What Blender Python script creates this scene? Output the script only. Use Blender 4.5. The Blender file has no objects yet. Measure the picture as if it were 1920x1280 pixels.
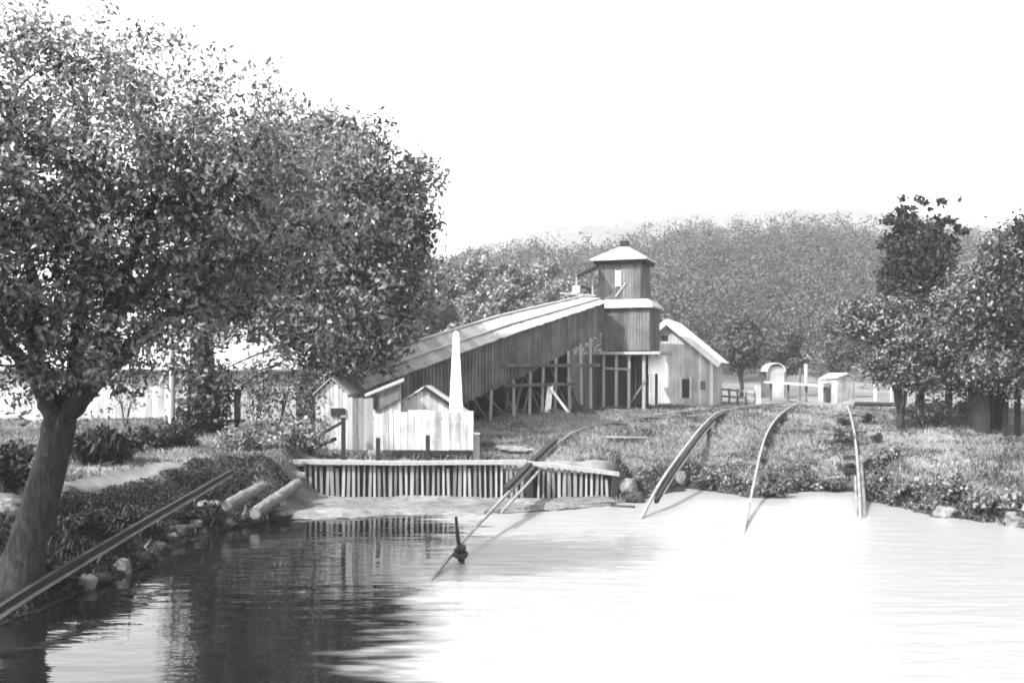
import bpy, math, random
import numpy as np
from mathutils import Vector, Matrix

SC = bpy.context.scene
COL = SC.collection
R = math.radians
random.seed(7)
RNG = np.random.default_rng(7)

# ------------------------------------------------------------------ camera, sky, sun, exposure
F = 1900.0; CAMZ = 4.5; HV = 700.0
cam_d = bpy.data.cameras.new("camera"); cam = bpy.data.objects.new("camera", cam_d); COL.objects.link(cam)
cam.location = (0, 0, CAMZ); cam.rotation_euler = (R(90), 0, 0)
cam_d.sensor_width = 36; cam_d.lens = F / 1920 * 36
cam_d.shift_y = 60 / 1920
cam_d.clip_end = 4000
SC.camera = cam
SUN_AZ = (-0.72, -0.55); SUN_EL = 46
sv = Vector((SUN_AZ[0], SUN_AZ[1], 0)).normalized() * math.cos(R(SUN_EL)); sv.z = math.sin(R(SUN_EL))
w = bpy.data.worlds.new("World"); SC.world = w; w.use_nodes = True
nt = w.node_tree; nt.nodes.clear()
sky = nt.nodes.new("ShaderNodeTexSky"); sky.sky_type = 'NISHITA'; sky.sun_disc = False
sky.sun_elevation = R(SUN_EL); sky.sun_rotation = math.atan2(sv.x, sv.y)
sky.dust_density = 4.0; sky.air_density = 1.5
bw = nt.nodes.new("ShaderNodeRGBToBW")
bg = nt.nodes.new("ShaderNodeBackground"); bg.inputs[1].default_value = 0.15
wo = nt.nodes.new("ShaderNodeOutputWorld")
nt.links.new(sky.outputs[0], bw.inputs[0]); nt.links.new(bw.outputs[0], bg.inputs[0]); nt.links.new(bg.outputs[0], wo.inputs[0])
sl = bpy.data.lights.new("sun", 'SUN'); sl.energy = 2.6; sl.angle = R(0.5); sl.color = (1, 1, 1)
so = bpy.data.objects.new("sun", sl); COL.objects.link(so)
so.rotation_euler = sv.to_track_quat('Z', 'Y').to_euler()
SC.view_settings.view_transform = 'Standard'; SC.view_settings.look = 'None'; SC.view_settings.gamma = 1
SC.view_settings.exposure = 2.3
SC.cycles.max_bounces = 6; SC.cycles.diffuse_bounces = 3; SC.cycles.glossy_bounces = 3
SC.cycles.transmission_bounces = 3; SC.cycles.volume_bounces = 0; SC.cycles.transparent_max_bounces = 4
SC.cycles.pixel_filter_type = 'GAUSSIAN'; SC.cycles.filter_width = 2.0

# ------------------------------------------------------------------ helpers
def P(u, v, d):
    """world point seen at photo pixel (u, v) when it stands d metres away"""
    return Vector(((u - 960) / F * d, d, CAMZ - (v - HV) / F * d))

def sm(t):
    t = np.clip(t, 0, 1); return t * t * (3 - 2 * t)

_perm = RNG.permutation(256); _val = RNG.random(256)
def vnoise(x, y):
    x = np.asarray(x, float); y = np.asarray(y, float)
    xi = np.floor(x).astype(int); yi = np.floor(y).astype(int); fx = x - xi; fy = y - yi
    fx = fx * fx * (3 - 2 * fx); fy = fy * fy * (3 - 2 * fy)
    h = lambda a, b: _val[_perm[(_perm[a & 255] + b) & 255]]
    return (h(xi, yi) * (1 - fx) + h(xi + 1, yi) * fx) * (1 - fy) + (h(xi, yi + 1) * (1 - fx) + h(xi + 1, yi + 1) * fx) * fy

def tag(o, label=None, cat=None, group=None, kind=None):
    if label: o["label"] = label
    if cat: o["category"] = cat
    if group: o["group"] = group
    if kind: o["kind"] = kind
    return o

def thing(name, loc, label, cat, group=None):
    o = bpy.data.objects.new(name, None); COL.objects.link(o); o.location = loc
    o.empty_display_size = 0.3
    return tag(o, label, cat, group)

class MB:
    """collects boxes, bars, tubes and sheets of ONE part"""
    def __init__(s): s.v = []; s.f = []; s.t = []
    def add(s, vs, fs, tone=0.5):
        b = len(s.v); s.v += [tuple(p) for p in vs]
        s.f += [tuple(b + i for i in f) for f in fs]; s.t += [tone] * len(fs); return s
    def box(s, c, size, rz=0, tone=None, jit=0):
        if tone is None: tone = random.random()
        hx, hy, hz = size[0] / 2, size[1] / 2, size[2] / 2
        ca, sa = math.cos(rz), math.sin(rz); vs = []
        for dz in (-hz, hz):
            for dx, dy in ((-hx, -hy), (hx, -hy), (hx, hy), (-hx, hy)):
                dx += random.uniform(-jit, jit); dy += random.uniform(-jit, jit)
                vs.append((c[0] + dx * ca - dy * sa, c[1] + dx * sa + dy * ca, c[2] + dz + random.uniform(-jit, jit)))
        return s.add(vs, [(3, 2, 1, 0), (4, 5, 6, 7), (0, 1, 5, 4), (1, 2, 6, 5), (2, 3, 7, 6), (3, 0, 4, 7)], tone)
    def bar(s, a, b, wd, ht, tone=None):
        if tone is None: tone = random.random()
        a = Vector(a); b = Vector(b); d = (b - a).normalized()
        up = Vector((0, 0, 1)) if abs(d.z) < 0.95 else Vector((0, 1, 0))
        x = d.cross(up).normalized(); y = x.cross(d)
        vs = [p + x * sx * wd / 2 + y * sy * ht / 2 for p in (a, b) for sx, sy in ((-1, -1), (1, -1), (1, 1), (-1, 1))]
        return s.add(vs, [(3, 2, 1, 0), (4, 5, 6, 7), (0, 1, 5, 4), (1, 2, 6, 5), (2, 3, 7, 6), (3, 0, 4, 7)], tone)
    def path(s, pts, wd, ht, tone=0.5):
        """a continuous bar of rectangular section along a bent line"""
        pts = [Vector(p) for p in pts]; n = len(pts); vs = []; fs = []
        for i, p in enumerate(pts):
            d = (pts[min(i + 1, n - 1)] - pts[max(i - 1, 0)]).normalized()
            x = d.cross(Vector((0, 0, 1))).normalized(); y = x.cross(d)
            vs += [p + x * sx * wd / 2 + y * sy * ht / 2 for sx, sy in ((-1, -1), (1, -1), (1, 1), (-1, 1))]
        for i in range(n - 1):
            for k in range(4): fs.append((4 * i + k, 4 * i + (k + 1) % 4, 4 * i + 4 + (k + 1) % 4, 4 * i + 4 + k))
        fs += [(3, 2, 1, 0), tuple(4 * (n - 1) + k for k in range(4))]
        return s.add(vs, fs, tone)
    def tube(s, pts, rad, n=8, tone=0.5, rough=0.0, cap=True):
        pts = [Vector(p) for p in pts]; vs = []; fs = []; m = len(pts)
        ref = Vector((0.3, 1, 0.17)).normalized()
        for i, p in enumerate(pts):
            d = (pts[min(i + 1, m - 1)] - pts[max(i - 1, 0)]).normalized()
            x = d.cross(ref).normalized(); y = x.cross(d)
            for k in range(n):
                a = 2 * math.pi * k / n; r = rad[i] * (1 + random.uniform(-rough, rough))
                vs.append(p + x * math.cos(a) * r + y * math.sin(a) * r)
        for i in range(m - 1):
            for k in range(n): fs.append((i * n + k, i * n + (k + 1) % n, (i + 1) * n + (k + 1) % n, (i + 1) * n + k))
        if cap: fs += [tuple(range(n - 1, -1, -1)), tuple((m - 1) * n + k for k in range(n))]
        return s.add(vs, fs, tone)
    def slab(s, quad, th, tone=0.5):
        """a sheet with thickness th, its top face on the four corners (counter-clockwise from above)"""
        q = [Vector(p) for p in quad]; nrm = (q[1] - q[0]).cross(q[3] - q[0]).normalized()
        vs = [p - nrm * th for p in q] + q
        return s.add(vs, [(3, 2, 1, 0), (4, 5, 6, 7), (0, 1, 5, 4), (1, 2, 6, 5), (2, 3, 7, 6), (3, 0, 4, 7)], tone)
    def build(s, name, mat, parent=None, smooth=False):
        me = bpy.data.meshes.new(name)
        off = Vector(parent_origin(parent)) if parent else Vector((0, 0, 0))
        me.from_pydata([(x - off.x, y - off.y, z - off.z) for x, y, z in s.v], [], s.f)
        at = me.attributes.new("tone", 'FLOAT', 'FACE'); at.data.foreach_set("value", s.t)
        me.materials.append(mat)
        if smooth: me.polygons.foreach_set("use_smooth", [True] * len(me.polygons))
        o = bpy.data.objects.new(name, me); COL.objects.link(o)
        if parent: o.parent = parent
        return o

def parent_origin(p):
    q = Vector((0, 0, 0))
    while p is not None: q += p.location; p = p.parent
    return q

def raw_mesh(name, V, Fc, mat, parent=None, tone=None, smooth=False, k=4, dom='FACE'):
    """fast mesh from numpy arrays, all faces with k corners"""
    V = np.asarray(V, np.float32); Fc = np.asarray(Fc, np.int32)
    if parent: V = V - np.array(parent_origin(parent), np.float32)
    me = bpy.data.meshes.new(name); me.vertices.add(len(V)); me.vertices.foreach_set("co", V.ravel())
    me.loops.add(Fc.size); me.loops.foreach_set("vertex_index", Fc.ravel())
    me.polygons.add(len(Fc)); me.polygons.foreach_set("loop_start", np.arange(0, Fc.size, k, dtype=np.int32))
    if smooth: me.polygons.foreach_set("use_smooth", np.ones(len(Fc), bool))
    me.update(calc_edges=True)
    if tone is not None:
        at = me.attributes.new("tone", 'FLOAT', dom); at.data.foreach_set("value", np.asarray(tone, np.float32))
    me.materials.append(mat)
    o = bpy.data.objects.new(name, me); COL.objects.link(o)
    if parent: o.parent = parent
    return o

# ------------------------------------------------------------------ materials (all grey: a black-and-white photograph)
def mat(name, lo, hi, scale=(4, 4, 4), rough=0.85, tone=0.0, bump=0.0, detail=6, spec=0.25, contrast=(0.3, 0.7), big=None, big_scale=0.5):
    m = bpy.data.materials.new(name); m.use_nodes = True; t = m.node_tree; N = t.nodes; L = t.links
    b = N["Principled BSDF"]; b.inputs["Roughness"].default_value = rough; b.inputs["Specular IOR Level"].default_value = spec
    tc = N.new("ShaderNodeTexCoord"); mp = N.new("ShaderNodeMapping"); mp.inputs["Scale"].default_value = scale
    nz = N.new("ShaderNodeTexNoise"); nz.inputs["Scale"].default_value = 1; nz.inputs["Detail"].default_value = detail
    nz.inputs["Roughness"].default_value = 0.65
    L.new(tc.outputs["Object"], mp.inputs[0]); L.new(mp.outputs[0], nz.inputs[0])
    fac = nz.outputs[0]
    if tone:
        at = N.new("ShaderNodeAttribute"); at.attribute_name = "tone"
        mix = N.new("ShaderNodeMix"); mix.data_type = 'FLOAT'; mix.inputs[0].default_value = tone
        L.new(fac, mix.inputs[2]); L.new(at.outputs["Fac"], mix.inputs[3]); fac = mix.outputs[0]
    rp = N.new("ShaderNodeValToRGB"); e = rp.color_ramp.elements
    e[0].position, e[1].position = contrast
    e[0].color = (lo, lo, lo, 1); e[1].color = (hi, hi, hi, 1); L.new(fac, rp.inputs[0]); col = rp.outputs[0]
    if big:
        n2 = N.new("ShaderNodeTexNoise"); n2.inputs["Scale"].default_value = big_scale; n2.inputs["Detail"].default_value = 3
        L.new(tc.outputs["Object"], n2.inputs[0])
        r2 = N.new("ShaderNodeValToRGB"); r2.color_ramp.elements[0].position = 0.35; r2.color_ramp.elements[1].position = 0.65
        r2.color_ramp.elements[0].color = (big,) * 3 + (1,); r2.color_ramp.elements[1].color = (1, 1, 1, 1)
        mm = N.new("ShaderNodeMix"); mm.data_type = 'RGBA'; mm.blend_type = 'MULTIPLY'; mm.inputs[0].default_value = 1
        L.new(n2.outputs[0], r2.inputs[0]); L.new(col, mm.inputs[6]); L.new(r2.outputs[0], mm.inputs[7]); col = mm.outputs[2]
    L.new(col, b.inputs["Base Color"])
    if bump:
        bp = N.new("ShaderNodeBump"); bp.inputs["Strength"].default_value = bump; bp.inputs["Distance"].default_value = 0.03
        L.new(nz.outputs[0], bp.inputs["Height"]); L.new(bp.outputs[0], b.inputs["Normal"])
    return m

def leaf_mat(name, lo, hi, trans=0.3, rough=0.45, spec=0.5):
    m = bpy.data.materials.new(name); m.use_nodes = True; t = m.node_tree; N = t.nodes; L = t.links
    b = N["Principled BSDF"]; b.inputs["Roughness"].default_value = rough; b.inputs["Specular IOR Level"].default_value = spec
    at = N.new("ShaderNodeAttribute"); at.attribute_name = "tone"
    rp = N.new("ShaderNodeValToRGB"); e = rp.color_ramp.elements
    e[0].color = (lo, lo, lo, 1); e[1].color = (hi, hi, hi, 1); e[0].position = 0.1; e[1].position = 0.9
    L.new(at.outputs["Fac"], rp.inputs[0]); L.new(rp.outputs[0], b.inputs["Base Color"])
    tr = N.new("ShaderNodeBsdfTranslucent"); L.new(rp.outputs[0], tr.inputs[0])
    mx = N.new("ShaderNodeMixShader"); mx.inputs[0].default_value = trans
    L.new(b.outputs[0], mx.inputs[1]); L.new(tr.outputs[0], mx.inputs[2]); L.new(mx.outputs[0], N["Material Output"].inputs[0])
    return m

M = {}
M["ground"] = mat("ground_soil", 0.012, 0.2, (1.6, 1.6, 1.6), 0.95, tone=0.6, bump=0.6, big=0.55, big_scale=0.22)
M["bank"] = M["ground"]
M["hill"] = mat("hill_floor", 0.03, 0.06, (0.3, 0.3, 0.3), 1.0)
M["far_hill"] = mat("far_hill_woods", 0.05, 0.085, (0.1, 0.1, 0.1), 1.0)
M["old_wood"] = mat("old_wood", 0.022, 0.16, (5, 5, 0.6), 0.85, tone=0.22, big=0.5, big_scale=0.9, bump=0.3, contrast=(0.15, 0.85))
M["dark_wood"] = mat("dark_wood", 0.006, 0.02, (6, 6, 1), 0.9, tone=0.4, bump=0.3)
M["pale_wood"] = mat("pale_wood", 0.06, 0.22, (6, 6, 0.7), 0.8, tone=0.4, bump=0.3, contrast=(0.25, 0.7))
M["white_wood"] = mat("whitewashed_wood", 0.16, 0.38, (5, 5, 0.6), 0.8, tone=0.35, bump=0.25, contrast=(0.2, 0.6), big=0.7, big_scale=0.9)
M["house_wood"] = mat("house_boards", 0.19, 0.36, (5, 5, 0.6), 0.85, tone=0.4, bump=0.25, big=0.65, big_scale=0.8)
M["fence_wood"] = mat("fence_boards", 0.13, 0.36, (5, 5, 0.8), 0.85, tone=0.22, bump=0.3, contrast=(0.25, 0.6), big=0.6, big_scale=1.3)
M["roof"] = mat("pale_roof", 0.13, 0.32, (3, 3, 3), 0.8, tone=0.4, bump=0.3)
M["roof_grey"] = mat("weathered_roof", 0.09, 0.2, (3, 3, 3), 0.85, tone=0.5, bump=0.3)
M["iron"] = mat("rail_iron", 0.06, 0.2, (2, 2, 2), 0.4, spec=0.5, bump=0.1)
M["bark"] = mat("bark", 0.004, 0.034, (13, 13, 2.2), 0.95, bump=1.0)
M["log"] = mat("weathered_log", 0.02, 0.16, (9, 9, 9), 0.85, bump=0.6, tone=0.2)
M["stone"] = mat("pale_stone", 0.04, 0.17, (2.5, 2.5, 2.5), 0.9, bump=0.6)
M["mud"] = mat("pale_gravel", 0.05, 0.16, (3.5, 3.5, 3.5), 0.9, bump=0.8, big=0.6, big_scale=0.7)
M["cloth"] = mat("white_sheet", 0.5, 0.7, (2, 2, 2), 0.9)
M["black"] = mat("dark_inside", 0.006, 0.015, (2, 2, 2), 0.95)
M["leaf_near"] = leaf_mat("leaf_near", 0.006, 0.19, 0.25, 0.35, 0.6)
M["leaf_mid"] = leaf_mat("leaf_mid", 0.007, 0.16, 0.25, 0.55, 0.25)
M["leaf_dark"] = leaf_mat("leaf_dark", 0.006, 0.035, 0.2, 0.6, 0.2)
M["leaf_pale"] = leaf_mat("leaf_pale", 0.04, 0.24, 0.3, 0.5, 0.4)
M["leaf_far"] = leaf_mat("leaf_far", 0.03, 0.07, 0.2, 0.7, 0.2)
M["grass"] = leaf_mat("grass_blade", 0.025, 0.2, 0.3, 0.6, 0.3)

m = bpy.data.materials.new("water"); m.use_nodes = True; t = m.node_tree; b = t.nodes["Principled BSDF"]
b.inputs["Base Color"].default_value = (0.02, 0.02, 0.02, 1); b.inputs["Roughness"].default_value = 0.06; b.inputs["IOR"].default_value = 1.5
tc = t.nodes.new("ShaderNodeTexCoord")
def wn(scale, detail):
    mp = t.nodes.new("ShaderNodeMapping"); mp.inputs["Scale"].default_value = scale
    n = t.nodes.new("ShaderNodeTexNoise"); n.inputs["Scale"].default_value = 1; n.inputs["Detail"].default_value = detail
    t.links.new(tc.outputs["Object"], mp.inputs[0]); t.links.new(mp.outputs[0], n.inputs[0]); return n
n1 = wn((0.6, 2.2, 1), 3); n2 = wn((0.12, 0.3, 1), 2)
ad = t.nodes.new("ShaderNodeMath"); ad.operation = 'ADD'; t.links.new(n1.outputs[0], ad.inputs[0]); t.links.new(n2.outputs[0], ad.inputs[1])
bp = t.nodes.new("ShaderNodeBump"); bp.inputs["Strength"].default_value = 0.35; bp.inputs["Distance"].default_value = 0.05
t.links.new(ad.outputs[0], bp.inputs["Height"]); t.links.new(bp.outputs[0], b.inputs["Normal"])
sx = t.nodes.new("ShaderNodeSeparateXYZ"); t.links.new(tc.outputs["Object"], sx.inputs[0])
n3 = wn((0.16, 0.3, 1), 2)
wob = t.nodes.new("ShaderNodeMath"); wob.operation = 'MULTIPLY_ADD'; wob.inputs[1].default_value = 3.0
t.links.new(n3.outputs[0], wob.inputs[0]); t.links.new(sx.outputs[0], wob.inputs[2])
mr = t.nodes.new("ShaderNodeMapRange"); mr.interpolation_type = 'SMOOTHSTEP'; mr.inputs[1].default_value = 0.9; mr.inputs[2].default_value = 2.7
n4 = wn((0.7, 2.6, 1), 4); wo2 = t.nodes.new("ShaderNodeMath"); wo2.operation = 'MULTIPLY_ADD'; wo2.inputs[1].default_value = 4.5
t.links.new(n4.outputs[0], wo2.inputs[0]); t.links.new(wob.outputs[0], wo2.inputs[2]); t.links.new(wo2.outputs[0], mr.inputs[0])                      # 0 = sheltered calm water, 1 = wind-ruffled water, coloured pale like reflected sky
def ruff(a, c, sock):
    q = t.nodes.new("ShaderNodeMapRange"); q.inputs[3].default_value = a; q.inputs[4].default_value = c
    t.links.new(mr.outputs[0], q.inputs[0]); t.links.new(q.outputs[0], sock)
ruff(0.025, 0.3, b.inputs["Roughness"]); ruff(0.3, 0.9, bp.inputs["Strength"])
ruff(0.004, 0.168, b.inputs["Base Color"])  # base colour darkened left and paled right to imitate tree and sky reflections
M["water"] = m

# ------------------------------------------------------------------ terrain
def W0(u, v):
    d = CAMZ * F / (v - HV); return ((u - 960) / F * d, d)
SHORE = [(-60, 4), (-30, 9)] + [W0(*p) for p in ((-60, 1200), (130, 1122), (242, 1077), (370, 1010), (470, 982), (560, 975), (650, 974), (760, 966), (900, 966),
         (1040, 958), (1150, 948), (1205, 936), (1290, 914), (1330, 921), (1430, 933), (1500, 921), (1600, 921), (1635, 940),
         (1760, 967), (1920, 990), (2100, 1012))] + [(30, 21), (70, 8)]
POLY = SHORE + [(70, -60), (-60, -60)]
SA = np.array(POLY); SB = np.roll(SA, -1, axis=0)
def shore_dist(x, y):
    """metres inland of the waterline, negative over water"""
    x = np.asarray(x, float); y = np.asarray(y, float); best = np.full(x.shape, 1e9); ins = np.zeros(x.shape, bool)
    for (ax, ay), (bx, by) in zip(SA, SB):
        dx, dy = bx - ax, by - ay; tt = np.clip(((x - ax) * dx + (y - ay) * dy) / (dx * dx + dy * dy), 0, 1)
        best = np.minimum(best, np.hypot(x - ax - tt * dx, y - ay - tt * dy))
        c = ((ay > y) != (by > y)) & (x < (bx - ax) * (y - ay) / (by - ay + 1e-12) + ax); ins ^= c
    return np.where(ins, -best, best)
RU = np.array([-400, 500, 650, 780, 900, 1000, 1120, 1250, 1450, 1700, 2000, 2600]); RH = np.array([0, 1, 7, 18, 19.5, 20, 20.5, 24, 25.5, 25, 23, 18])
def hill_h(x, y):
    u = 960 + F * x / np.maximum(y, 1)
    top = np.interp(u, RU, RH)
    prof = sm((y - 100) / 130) * (1 - 0.55 * sm((y - 245) / 90))
    return top * prof
WY = 35.6
def T(x, y):
    x = np.asarray(x, float); y = np.asarray(y, float); s = shore_dist(x, y)
    s = s + 0.35 * (vnoise(x * 0.9, y * 0.9) - 0.5) + (x > 4) * 0.9 * (vnoise(x * 1.7 + 5, y * 1.7) - 0.5)
    wl = sm((-6.6 - x) / 1.6); wr = sm((x - 3.5) / 1.2); wm = np.clip(1 - wl - wr, 0, 1)
    zl = 1.85 * sm(s / 2.9)
    zm = 0.14 * sm(s / 0.9) + 1.24 * sm((y - WY - 0.12) / 0.3)
    zr = 0.5 * sm(s / 0.9) + 0.75 * sm(s / 8)
    rise = 1.15 * sm((y - 37) / 19) * (1 - 0.55 * wl)
    z = wl * zl + wm * zm + wr * zr + rise * (s > 0)
    z = z + (s > 0.4) * 0.14 * (vnoise(x * 0.5 + 9, y * 0.5) - 0.5) * np.clip(s, 0, 1) + 0.10 * (vnoise(x * 2.1, y * 2.1) - 0.5) * (s > 0.3) + (x > 4) * (s > 0.5) * (y < 75) * (0.3 * (vnoise(x * 0.75 + 2, y * 0.75) - 0.5) + 0.16 * (vnoise(x * 1.9, y * 1.9 + 4) - 0.5)) * np.clip(s - .5, 0, 1)
    z = z + (s > 0) * sm(s / 1.5) * (0.75 * np.exp(-((x - 16.5) / 5) ** 2 - ((y - 37.5) / 3.2) ** 2))
    z = np.where(s < 0.0, -0.05 - 1.3 * sm(-s / 3), z)
    return z + hill_h(x, y)
def Tz(x, y): return float(T(np.array([x]), np.array([y]))[0])
def hit(u, v, lift=0.0, d0=18, d1=110):
    """where the sight line through pixel (u, v) meets the ground"""
    d = np.arange(d0, d1, 0.1); x = (u - 960) / F * d; z = CAMZ - (v - HV) / F * d
    ok = np.nonzero(z <= np.maximum(T(x, d), 0) + lift)[0]
    dd = d[ok[0]] if len(ok) else d1
    return P(u, v, float(dd))
def grid_axis(a0, a1, step, lo, hi, g=1.12):
    c = list(np.arange(a0, a1, step)); s = step; p = c[-1]
    while p < hi: s *= g; p += s; c.append(p)
    s = step; p = c[0]; pre = []
    while p > lo: s *= g; p -= s; pre.append(p)
    return np.array(pre[::-1] + c)
gx = grid_axis(-20, 24, 0.24, -500, 500); gy = grid_axis(17, 66, 0.24, -40, 900, 1.08)
X, Y = np.meshgrid(gx, gy); Z = T(X, Y)
nx, ny = len(gx), len(gy); I = np.arange(nx * ny).reshape(ny, nx)
Fq = np.stack([I[:-1, :-1], I[:-1, 1:], I[1:, 1:], I[1:, :-1]], -1).reshape(-1, 4)
xc, yc = X, Y; sc_ = shore_dist(xc, yc) + 0.8 * (vnoise(xc, yc) - 0.5)
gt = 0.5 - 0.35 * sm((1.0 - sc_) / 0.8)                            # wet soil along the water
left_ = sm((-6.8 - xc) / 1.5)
gt = gt * (1 - left_) + left_ * np.interp(sc_, [1.95, 2.2, 2.5, 2.8], [0.08, 0.66, 0.64, 0.5])   # bare bank darkened to imitate tree shade, pale trodden path on its crest
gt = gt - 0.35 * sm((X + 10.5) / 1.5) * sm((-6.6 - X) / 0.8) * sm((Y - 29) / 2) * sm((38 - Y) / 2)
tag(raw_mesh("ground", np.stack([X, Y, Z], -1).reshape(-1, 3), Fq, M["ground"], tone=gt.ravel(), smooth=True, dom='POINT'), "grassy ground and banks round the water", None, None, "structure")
wx = [(-70, -40), (70, -40), (70, 45), (-70, 45)]
tag(MB().add([(a, c, 0) for a, c in wx], [(0, 1, 2, 3)]).build("water", M["water"]), "still bright pond water", None, None, "structure")

# far pale ridge
fx = np.arange(-260, 520, 5.0); fy = np.arange(400, 640, 8.0); X, Y = np.meshgrid(fx, fy)
U = 960 + F * X / Y
top = np.interp(U, [300, 700, 850, 1000, 1250, 1500, 1700, 1900, 2300], [5, 35, 66, 79, 86, 91, 88, 78, 60])
Z = top * sm((Y - 400) / 130) * (1 - 0.4 * sm((Y - 540) / 100)) + 3.5 * vnoise(X * 0.15, Y * 0.15) - 2
I = np.arange(X.size).reshape(X.shape)
Fq = np.stack([I[:-1, :-1], I[:-1, 1:], I[1:, 1:], I[1:, :-1]], -1).reshape(-1, 4)
tag(raw_mesh("far_hills", np.stack([X, Y, Z], -1).reshape(-1, 3), Fq, M["far_hill"], smooth=True), "pale far ridge behind the wooded hill", None, None, "structure")

# ------------------------------------------------------------------ foliage
def leaf_quads(C, size, droop=0.3, aspect=0.5, rng=RNG):
    """one pointed four-cornered leaf at each centre"""
    n = len(C); d = rng.normal(size=(n, 3)); d[:, 2] -= droop * 1.6; d /= np.linalg.norm(d, axis=1)[:, None]
    r = rng.normal(size=(n, 3)); sd = np.cross(d, r); sd /= np.linalg.norm(sd, axis=1)[:, None]
    nn = np.cross(d, sd); L = size * rng.uniform(0.6, 1.35, n)[:, None]; Wd = L * aspect
    a = C - d * L / 2; c = C + d * L / 2; mid = C + d * L * 0.02 + nn * L * 0.08
    V = np.stack([a, mid + sd * Wd / 2, c, mid - sd * Wd / 2], 1).reshape(-1, 3)
    return V, np.arange(n * 4).reshape(-1, 4)

def cloud(blobs, n_clump, per, spread, rng=RNG, shell=0.45):
    """leaf centres gathered in twig-sized clumps through a set of ellipsoids (centre, radii, weight)"""
    wts = np.array([b[2] * b[1][0] * b[1][1] * b[1][2] for b in blobs]) ** 0.8
    k = rng.choice(len(blobs), n_clump, p=wts / wts.sum())
    ctr = np.array([b[0] for b in blobs])[k]; rad = np.array([b[1] for b in blobs])[k]
    d = rng.normal(size=(n_clump, 3)); d /= np.linalg.norm(d, axis=1)[:, None]
    q = (shell + (1.06 - shell) * rng.random(n_clump) ** 0.7)[:, None]
    cl = ctr + d * rad * q
    m = (rng.random(n_clump) * per * 1.4 + per * 0.3).astype(int)
    C = np.repeat(cl, m, 0); ton = np.repeat(rng.normal(0, 0.24, n_clump), m)
    C = C + rng.normal(size=C.shape) * spread * np.array([1, 1, 0.75])
    tone = np.clip(rng.normal(0.45, 0.24, len(C)) + ton, 0, 1)
    return C, tone, cl

def crown(name, parent, blobs, n_clump, per, spread, size, m, droop=0.3, aspect=0.5, shell=0.45):
    C, tone, cl = cloud(blobs, n_clump, per, spread, shell=shell)
    V, Fc = leaf_quads(C, size, droop, aspect)
    return raw_mesh(name, V, Fc, m, parent, tone), cl

def bl(u, v, d, pu, pv, rd, wt=1.0):
    """crown lobe: centre at a pixel and depth, radii across and up in pixels, depth radius in metres"""
    return (np.array(P(u, v, d)), np.array([pu / F * d, rd, pv / F * d]), wt)

def bend(a, c, n=6, sag=0.0, wob=0.1):
    a = Vector(a); c = Vector(c); L = (c - a).length; out = []
    for i in range(n + 1):
        t = i / n; p = a.lerp(c, t); k = math.sin(math.pi * t)
        out.append(p + Vector((random.uniform(-wob, wob), random.uniform(-wob, wob), random.uniform(-wob, wob))) * k * 0.6 + Vector((0, 0, -sag * k)))
    return out

def limb(parent, a, c, r0, r1, sag=-0.3, n=7, wob=0.2):
    pts = bend(a, c, n, sag, wob); rad = [r0 + (r1 - r0) * i / n for i in range(n + 1)]
    MB().tube(pts, rad, 8, 0.5, 0.06).build("branch", M["bark"], parent, True); return pts

def branches(parent, limbs, targets, r=0.02):
    """each limb one mesh together with the twigs that leave it"""
    mbs = []
    for pts, rad in limbs: mbs.append(MB().tube(pts, rad, 9, 0.5, 0.06))
    cand = [(p, k) for k, (pts, rad) in enumerate(limbs) for p in pts[2:]]
    for tgt in targets:
        tv = Vector(tgt); p, k = min(cand, key=lambda q: (q[0] - tv).length + max(0, q[0].z - tv.z) * 0.5)
        mbs[k].tube(bend(p, tv, 3, -0.12, 0.12), [r * 1.6, r * 1.2, r * 0.8, r * 0.4], 4, 0.5, 0, False)
    for mb in mbs: mb.build("branch", M["bark"], parent, True)

# ---- the big leaning tree at the left
D1 = 19.6; NEAR = D1 - 22.4
tb = P(30, 1115, D1); tb.z = Tz(tb.x, tb.y) - 0.15
t1 = thing("leaning_tree", tb, "large leafy tree with thick forked trunk leaning over the left bank", "tree")
m1 = MB()
trunk_px = [(28, 1118, 0.62), (36, 1080, 0.46), (49, 1030, 0.38), (72, 950, 0.33), (92, 880, 0.31), (105, 835, 0.30), (112, 795, 0.31), (116, 765, 0.16)]
pts = [P(u, v, D1) for u, v, r in trunk_px]
pts[0].z = tb.z
m1.tube(pts, [r for *_, r in trunk_px], 14, 0.5, 0.11)
trunk1 = m1.build("trunk", M["bark"], t1, True)
L1 = []
fk = P(107, 825, D1)
def l1(seq, r0, r1):
    p = [fk] + [P(u_, v_, d_ + NEAR) for u_, v_, d_ in seq]; out = []
    for a, c in zip(p[:-1], p[1:]): out += bend(a, c, 4, -0.05, 0.12)[:-1]
    out.append(p[-1]); n = len(out)
    L1.append((out, [r0 + (r1 - r0) * i / (n - 1) for i in range(n)]))
l1([(88, 740, 22.3), (72, 690, 22.2), (60, 560, 22), (40, 380, 22), (20, 200, 22.4)], 0.24, 0.03)
l1([(150, 750, 22.2), (185, 660, 22), (230, 540, 22.3), (290, 380, 22.8), (340, 220, 23)], 0.22, 0.02)
l1([(160, 740, 22.6), (260, 640, 23.5), (400, 520, 24.5), (560, 420, 25.3)], 0.2, 0.05)
l1([(80, 720, 22), (10, 640, 20.5), (-80, 540, 19.5)], 0.2, 0.06)
l1([(140, 720, 22.4), (150, 560, 23.4), (180, 380, 24), (160, 160, 24)], 0.2, 0.05)
l1([(190, 640, 22), (330, 470, 22), (440, 330, 22), (500, 240, 22)], 0.14, 0.03)
def bl1(u, v, d, pu, pv, rd, wt=1.0): return bl(u, v, d + NEAR, pu, pv, rd * 0.9, wt)
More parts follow.
